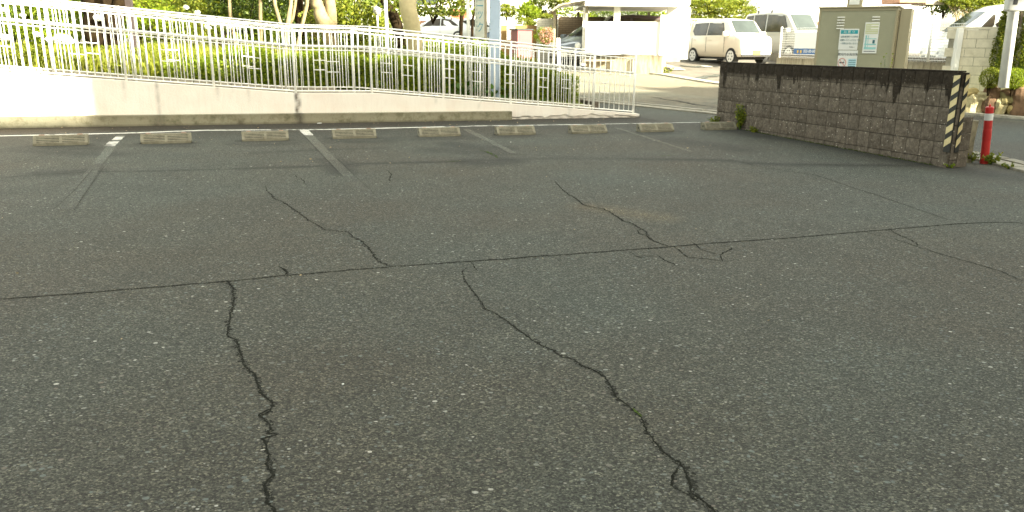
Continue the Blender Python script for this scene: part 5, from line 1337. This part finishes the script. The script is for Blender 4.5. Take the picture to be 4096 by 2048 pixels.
def cabpt(px,py): # pixel -> local (x,z) on the cabinet face
    d=ray(px,py); n_=Vector((-fd.y,fd.x,0)); tt=((c0.x*n_.x+c0.y*n_.y))/(d.x*n_.x+d.y*n_.y); P=C0+d*tt
    return ((P.x-c0.x)*fd.x+(P.y-c0.y)*fd.y, P.z-zb1)
def sgnbox(x0,x1,y0,y1,lbl):
    a=cabpt(x0,y1); b=cabpt(x1,y0)
    s=thing('notice_sign',lbl,'sign',(c0.x,c0.y,zb1),th)
    MB().box(a[0],b[0],-.006,.010,a[1],b[1]).build('board',M['paper'],s)
    return s,a[0],b[0],a[1],b[1]
def fr(s,X,Z,fx0,fx1,fz0,fz1,m,name,y=-.0072,parent=None):
    return MB().box(X[0]+(X[1]-X[0])*fx0,X[0]+(X[1]-X[0])*fx1,y,-.0062,Z[0]+(Z[1]-Z[0])*fz0,Z[0]+(Z[1]-Z[0])*fz1).build(name,M[m],s)
s,xa,xb,za,zb_=sgnbox(3352,3438,115,199,'white notice with a teal header bar reading owari in Japanese, upper left on the cabinet')
s['label']='white notice with a teal header bar, the upper left one on the steel cabinet'
X=(xa,xb);Z=(za,zb_); wS=xb-xa;hS=zb_-za
fr(s,X,Z,.05,.95,.76,.94,'tealbar','header')
def tx(body,fx,fz,size,m,s=s,al='CENTER',sx=1,X=None,Z=None,y=-.0085):
    X=X or (xa,xb); Z=Z or (za,zb_)
    return text(body,size,m,s,(X[0]+(X[1]-X[0])*fx,y,Z[0]+(Z[1]-Z[0])*fz),(R(90),0,0),al and 'lettering',.0006,al,sx)
tx('お 断 り',.5,.845,hS*.15,'paper'); tx('当駐車場内での事故・',.06,.62,hS*.105,'inkteal',al='LEFT',sx=.85); tx('盗難などにつきましては',.06,.46,hS*.105,'inkteal',al='LEFT',sx=.8)
tx('一切責任を負いません。',.06,.30,hS*.105,'inkteal',al='LEFT',sx=.8); tx('医療法人',.72,.13,hS*.06,'ink')
s2,xa2,xb2,za2,zb2=sgnbox(3345,3432,202,292,'white no smoking notice with a faded red symbol, lower left on the steel cabinet')
X2=(xa2,xb2);Z2=(za2,zb2); h2=zb2-za2
tx('敷地内全面禁煙',.5,.82,h2*.125,'ink',s=s2,X=X2,Z=Z2,sx=.95)
cx=xa2+(xb2-xa2)*.24; cz=za2+h2*.46; rr=h2*.19; pts=[]
b=MB(); 
for i in range(25): a=i/24*2*math.pi; pts.append((cx+math.cos(a)*rr*.85,-.0085,cz+math.sin(a)*rr))
b.tube(pts,.008,6,cap=False); b.tube([(cx-rr*.6,-.0085,cz+rr*.68),(cx+rr*.6,-.0085,cz-rr*.68)],.007,6); b.build('prohibition_ring',M['redink'],s2)
MB().box(cx-rr*.55,cx+rr*.5,-.0095,-.0065,cz-.012,cz+.012).build('cigarette',M['ink'],s2)
MB().tube([(cx+rr*.45,-.008,cz+.02),(cx+rr*.3,-.008,cz+rr*.3),(cx+rr*.5,-.008,cz+rr*.5)],.005,5).build('smoke',M['ink'],s2)
fr(s2,X2,Z2,.55,.97,.25,.64,'paleblue','text_block')
for i in range(4): fr(s2,X2,Z2,.58,.94,.30+i*.085,.325+i*.085,'inkteal','text_line',y=-.0085)
s3,xa3,xb3,za3,zb3=sgnbox(3448,3520,89,213,'tall notice with a pale green text panel above a small street map, on the cabinet')
X3=(xa3,xb3);Z3=(za3,zb3)
fr(s3,X3,Z3,.06,.94,.63,.95,'palegrn','text_panel')
for i in range(4): fr(s3,X3,Z3,.10,.90,.67+i*.07,.685+i*.07,'paper','text_line',y=-.0085)
for (a,b_,c,d_,m_) in ((.12,.22,.16,.58,'palteal'),(.30,.34,.16,.58,'palteal'),(.10,.90,.46,.485,'palteal'),(.08,.92,.27,.31,'palteal'),(.08,.92,.13,.20,'palteal'),(.64,.80,.32,.43,'inkteal'),(.10,.9,.055,.075,'ink')):
    fr(s3,X3,Z3,a,b_,c,d_,m_,'map_mark',y=-.0080-(.0004 if m_!='palteal' else 0)-a*.001-c*.0012)
# ------------------------------------------------------------ stained low wall with white mesh fence
FA=Vector((at(3105,250,25.5).x,25.5,0)); FB=Vector((at(3832,250,18.8).x,18.8,0)); FZ=1.07
lw=thing('fence_base_wall','low stained concrete wall carrying the white mesh fence','wall',FA)
lw.location.z=0
wallseg(FA,FB,FZ,.18,M['stainwall'],lw,sub=60)
wf=thing('mesh_fence','white mesh fence with round posts on the low stained wall','fence',(0,0,0))
fdv=(FB-FA); FL=fdv.length; fdv.normalize(); fn=Vector((fdv.y,-fdv.x,0))
zr=1.95; vert=MB(); 
nw=int(FL/.05)
for i in range(nw+1):
    p=FA+fdv*(i*.05)+Vector((-fdv.y,fdv.x,0))*.09
    vert.add([p+Vector((0,0,FZ)),p+fdv*.006+Vector((0,0,FZ)),p+fdv*.006+Vector((0,0,zr)),p+Vector((0,0,zr))],[(0,1,2,3)])
ow=vert.build('vertical_wires',M['whitepole'],wf); ow['kind']='stuff'
for i in range(13):
    z=FZ+.04+i*.07; p=FA+Vector((-fdv.y,fdv.x,0))*.09+Vector((0,0,z)); MB().tube([p,p+fdv*FL],.006,4).build('rail_wire',M['whitepole'],wf)
for i in range(int(FL/2)+1):
    p=FA+fdv*(i*2+.0)+Vector((-fdv.y,fdv.x,0))*.09; MB().tube([p+Vector((0,0,FZ-.05)),p+Vector((0,0,zr+.05))],.03,10).build('post',M['whitepole'],wf,smooth=True)
M['bannerblue']=simple('blue_banner',(.07,.16,.36),.6,.03); M['ytext']=simple('yellow_print',(.75,.50,.08),.6,.03); M['whitebanner']=simple('white_banner',(.82,.82,.80),.6,.02)
bn=thing('banner','white and blue banner with yellow marks and a phone number tied to the mesh fence','banner',(0,0,0),math.atan2(fdv.y,fdv.x))
def fpt(px): d=ray(px,205); n_=Vector((-fdv.y,fdv.x,0)); t_=(FA.x*n_.x+FA.y*n_.y)/(d.x*n_.x+d.y*n_.y); P=C0+d*t_; return P
a=fpt(3178); b=fpt(3300); bn.location=(a.x,a.y,0); Lb=(b-a).length; Yb=(a.y+b.y)/2
z1=zpx(3230,194,Yb); z0=zpx(3230,217,Yb); z2=zpx(3230,128,Yb)
MB().box(-.0,Lb,-.03,-.02,z0,z1).build('blue_strip',M['bannerblue'],bn); MB().box(-.0,Lb,-.03,-.02,z1+.001,z2).build('white_sheet',M['whitebanner'],bn)
for x in (.13,.26): MB().box(x*Lb*.8+.02,x*Lb*.8+.09,-.034,-.031,z0+.03,z1-.05).build('yellow_mark',M['ytext'],bn)
text('000-00-00',(z1-z0)*.8,'whitebanner',bn,(Lb*.33,-.0315,(z0+z1)/2),(R(90),0,0),'lettering',.001,'LEFT')

# ------------------------------------------------------------ right side: pale block wall, stones, planting, pole
M['paleblock']=simple('pale_concrete_block',(.66,.60,.46),.85,.10,6,bmp=.003,dirt=.35,dirtcol=(.25,.2,.12))
QY=17.9; pb=thing('pale_block_wall','tall pale concrete block wall above the stones, partly hidden by the hedge','wall',(0,0,0))
qa=at(3812,110,QY); qb=at(3838+330,110,QY-.9); qd=Vector((qb.x-qa.x,qb.y-qa.y,0)); QL=qd.length; qd.normalize(); qn=Vector((-qd.y,qd.x,0)); zq=zpx(3900,108,17.6)
rq=Matrix(((qd.x,qn.x,0,0),(qd.y,qn.y,0,0),(0,0,1,0),(0,0,0,1)))
blk=MB().box(.004,.386,0,.12,.004,.186).mesh('block'); blk.materials.append(M['paleblock'])
for r_ in range(9):
    for c in range(int(QL/.39)+1):
        p=Vector((qa.x,qa.y,0))+qd*(c*.39+(.195 if r_%2 else 0)-.1)+Vector((0,0,zq-.055-(r_+1)*.19))
        if p.z<.25: continue
        o=link('block',blk,None,pb); o.matrix_basis=Matrix.Translation(p)@rq
MB().obox(Vector((qa.x,qa.y,.1))+qn*.02-qd*.05,qd*(QL+.2),qn*.09,(0,0,zq-.17)).build('core',M['concrete'],pb)
MB().obox(Vector((qa.x,qa.y,zq-.052))-qn*.01-qd*.10,qd*(QL+.3),qn*.15,(0,0,.052)).build('coping',M['paleblock'],pb)
ps=boxthing('gate_pillar','bright white rendered pillar beside the pale block wall','pillar',3818,3838,112,375,17.75,.2,'whitewall')
# bed above the stones
def stone(w,h,d,seed,m):
    r=random.Random(seed); mb=sphere(.5,18,11); vs=[]
    for v in mb.v:
        v=Vector(v); q_=v.normalized(); s_=1/(abs(q_.x)**5+abs(q_.y)**5+abs(q_.z)**5)**(1/5)*.5
        n_=math.sin(q_.x*3+seed)*.08+math.sin(q_.z*4.2+seed*2)*.08+math.sin(q_.y*5+q_.x*4+seed*3)*.06+r.uniform(-.025,.025)
        u=q_*s_*(1+n_); vs.append((u.x*w,u.y*d,u.z*h))
    mb.v=vs; me=mb.mesh('stone',False); me.materials.append(m); return me
def stonemat(n,c): return simple(n,c,.9,.45,6,bmp=.03,bscale=14,dirt=.5,dirtcol=(.12,.09,.045))
SMs=[stonemat('ochre_stone',(.42,.32,.13)),stonemat('pale_stone',(.50,.43,.24)),stonemat('brown_stone',(.17,.10,.055)),stonemat('olive_stone',(.25,.21,.09))]
sw2=thing('stone_retaining_wall','retaining wall of large rough ochre and brown boulders along the street','wall',(0,0,0))
SY=17.0
sl_=[(3852,420,58,72,0),(3905,425,68,84,1),(3885,372,50,30,0),(3940,385,42,30,1),(3972,400,56,92,2),(4008,428,44,64,1),(4035,392,44,50,3),(4060,440,40,44,0),(4105,415,84,108,2),(4050,368,44,24,2),(3950,445,22,34,3),(4180,415,80,100,1),(4250,420,74,90,0),(4330,418,80,96,2),(3830,440,26,40,1)]
for i,(px,py,w,h,mi) in enumerate(sl_):
    Yd=SY-(px-3850)*.0022
    p=at(px,py,Yd); me=stone(w/F*Yd*1.12,h/F*Yd*1.12,.34,i*1.7+1,SMs[mi]); o=link('stone',me,None,sw2); o.location=(p.x,Yd+.1,p.z); o.rotation_euler=(random.uniform(-.1,.1),random.uniform(-.25,.25),-.15)
e0=at(3820,365,SY); MB().obox(Vector((e0.x-.1,SY+.16,-.3)),Vector((4.5,-.9,0)),Vector((.3,1.6,0)),(0,0,.3+.44)).build('earth_core',M['soil'],sw2)
bed=tag(MB().obox(Vector((e0.x+.05,SY+.2,.445)),Vector((4.5,-.9,0)),Vector((.3,2.4,0)),(0,0,.03)).build('planting_bed',M['grass_ground'],None),'grassy planting bed on top of the boulders',kind='structure')
shrub('clipped_bush','yellow green ball shaped bush left of the white utility pole','bush',at(3962,312,16.7),(.205,.205,.215),3000,.028,M['leaf_bright'],'ball bushes on the bed',clumps=0,shell=.85)
shrub('clipped_bush','wider darker ball shaped bush right of the white utility pole','bush',at(4056,314,16.5),(.27,.25,.21),3600,.028,M['leaf_hedge'],'ball bushes on the bed',clumps=0,shell=.85)
def conifer(px,pyt,pyb,wpx,Y,label,m='leaf_hedge'):
    a=at(px,pyb,Y); b=at(px,pyt,Y); t=thing('conifer',label,'conifer',a,group='conifers on the bed'); h=b.z-a.z; w=wpx/F*Y/2; mb=MB()
    for i in range(5200):
        u=random.random()**.8; an=random.uniform(0,6.28); rr_=w*(1-.35*u)*(.65+.4*random.random()+.18*math.sin(an*4+u*9))
        leafcloud(mb,(math.cos(an)*rr_,math.sin(an)*rr_,u*h+random.uniform(-.03,.03)),(.02,.02,.03),1,.05,0)
    mb.build('foliage',M[m],t); MB().tube([(0,0,-.2),(0,0,h*.9)],[.05,.01],8).build('trunk',M['bark_dark'],t)
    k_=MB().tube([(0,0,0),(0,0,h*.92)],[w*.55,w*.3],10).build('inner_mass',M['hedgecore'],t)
conifer(4000,40,300,84,17.3,'yellow green conifer left of the white utility pole','leaf_bright')
conifer(4090,20,320,90,17.1,'yellow green conifer right of the white utility pole','leaf_bright')
conifer(4003,170,330,40,17.35,'short dark conifer against the pale block wall','leaf_dark')
conifer(4200,10,320,110,17.0,'tall conifer at the far right of the bed','leaf_hedge')
up=pole('utility_pole','white sheathed utility pole carrying a grey box on the right','pole',(4019,4062),300,-10,38,16.4,'whitepole',extra=4)
M['boxgrey']=simple('grey_box_plastic',(.40,.40,.37),.5,.05)
mbx=thing('meter_box','pale grey meter box with a small dark window strapped to the utility pole','box',at(4056,20,16.15)); 
w_=34/F*16.15; MB().box(-w_,w_,-.12,.06,-.12,.35).build('body',M['boxgrey'],mbx,bevel=.03); MB().box(-w_*.55,-w_*.05,-.125,-.121,-.0,.1).build('window',M['dark'],mbx)
# van on the raised yard, woodland behind
M['bank']=M['soil']
vy=tag(MB().box(10.4,26,18.6,36,0,1.15).build('raised_yard',M['yard'],None),'raised parking yard behind the pale block wall',kind='structure')
van2=[(-2.2,.35,1.1,1.2,.8,.74),(-2.15,.33,1.1,1.85,.84,.72),(-1.8,.32,1.12,1.95,.85,.72),(0,.32,1.12,1.97,.85,.72),(.7,.32,1.12,1.92,.85,.72),(1.1,.32,1.12,1.74,.85,.70),(1.75,.33,1.08,1.22,.84,.70),(2.1,.36,.9,1.0,.78,.66),(2.2,.4,.7,.78,.7,.6)]
p=at(4010,110,22.5)
car('parked_van','white van on the raised yard, only its cab showing above the pale wall','whitecar',(p.x+.4,22.5,zpx(3990,16,22.5)-1.97),math.pi-.12,4.4,1.7,van2,(-1.4,1.5),.31,[[(.25,.08),(1.42,.08),(.95,.85),(.25,.9)],[(-1.0,.08),(.12,.08),(.12,.9),(-1.0,.9)]],(1.1,1.75),'plate_w',None,(.45,.6,.5))
hb=thing('hedge_bushes','bare stemmed bush with yellow green leaves behind the white van','bush',at(3870,105,24)); b=MB(); mb=MB()
for i in range(26):
    a0=at(random.uniform(3800,3960),104,24)-hb.location; a1=at(random.uniform(3790,3990),random.uniform(10,45),24.3)-hb.location
    b.tube([a0-Vector((0,0,.3)),a0.lerp(a1,.5),a1],[.022,.016,.008],5); leafcloud(mb,a1+Vector((0,0,.08)),(.28,.3,.16),150,.07,.4,clumps=6)
b.build('stem',M['bark_pale'],hb); mb.build('foliage',M['leaf_bright'],hb)
for px,py,Y,rx,rz2,n,ls,m,lb in ((3920,0,26,1.5,.42,5200,.09,'leaf_bright','wide leafy tree above the white van'),(3780,12,25,.7,.30,2400,.08,'leaf_dark','dark leafy corner beside the brown eave'),(4060,20,27,1.0,.6,3200,.09,'leaf_tree','leafy tree behind the utility pole box')):
    topi(px,py,Y,rx,rz2,n,ls,m,lb)
ev=thing('eave','brown roof eave jutting out above the mesh fence','roof',at(3690,10,24)); bx(3600,3705,-12,10,24,1.2,M['shedbrown'],'board',ev); bx(3706,3780,-30,18,24.3,.9,M['signside'],'gutter',ev)
# litter on the lot
M['scrap']=simple('pale_scrap',(.75,.74,.70),.8,.05)
for px,py,sx,lb in ((1278,494,.10,'flat white scrap of paper on the asphalt below the ramp joint'),(2992,520,.05,'small white pebble beside the last wheel stop'),(2043,570,.02,'tiny white chip on the asphalt between wheel stops'),(1372,1430+110,.012,'tiny pale chip near the middle of the lot')):
    p=gp(px,py); t=MB().tube([(0,0,0),(0,0,sx*.18 if sx<.09 else .006)],[sx*.5,sx*.42],7).build('litter',M['scrap'],None); t.location=(p.x,p.y,T(p.x,p.y)+.004); t.rotation_euler=(0,0,1); t.scale=(1,.5 if sx>.09 else .8,1); tag(t,lb,'litter')
lf=MB()
for i in range(260):
    s=random.uniform(-6,6.5); w=random.choice([random.uniform(12.3,13.05),random.uniform(9,12.2),random.uniform(3,11)]); p=sw(s,w); leafcloud(lf,(p.x,p.y,T(p.x,p.y)+.008),(.004,.004,.002),1,random.uniform(.012,.03),0,.9)
M['petal']=simple('dry_petals',(.38,.30,.18),.9,.4,30)
tag(lf.build('fallen_petals',M['petal'],None),'scattered tiny dry petals and leaf bits on the asphalt','litter',kind='stuff')
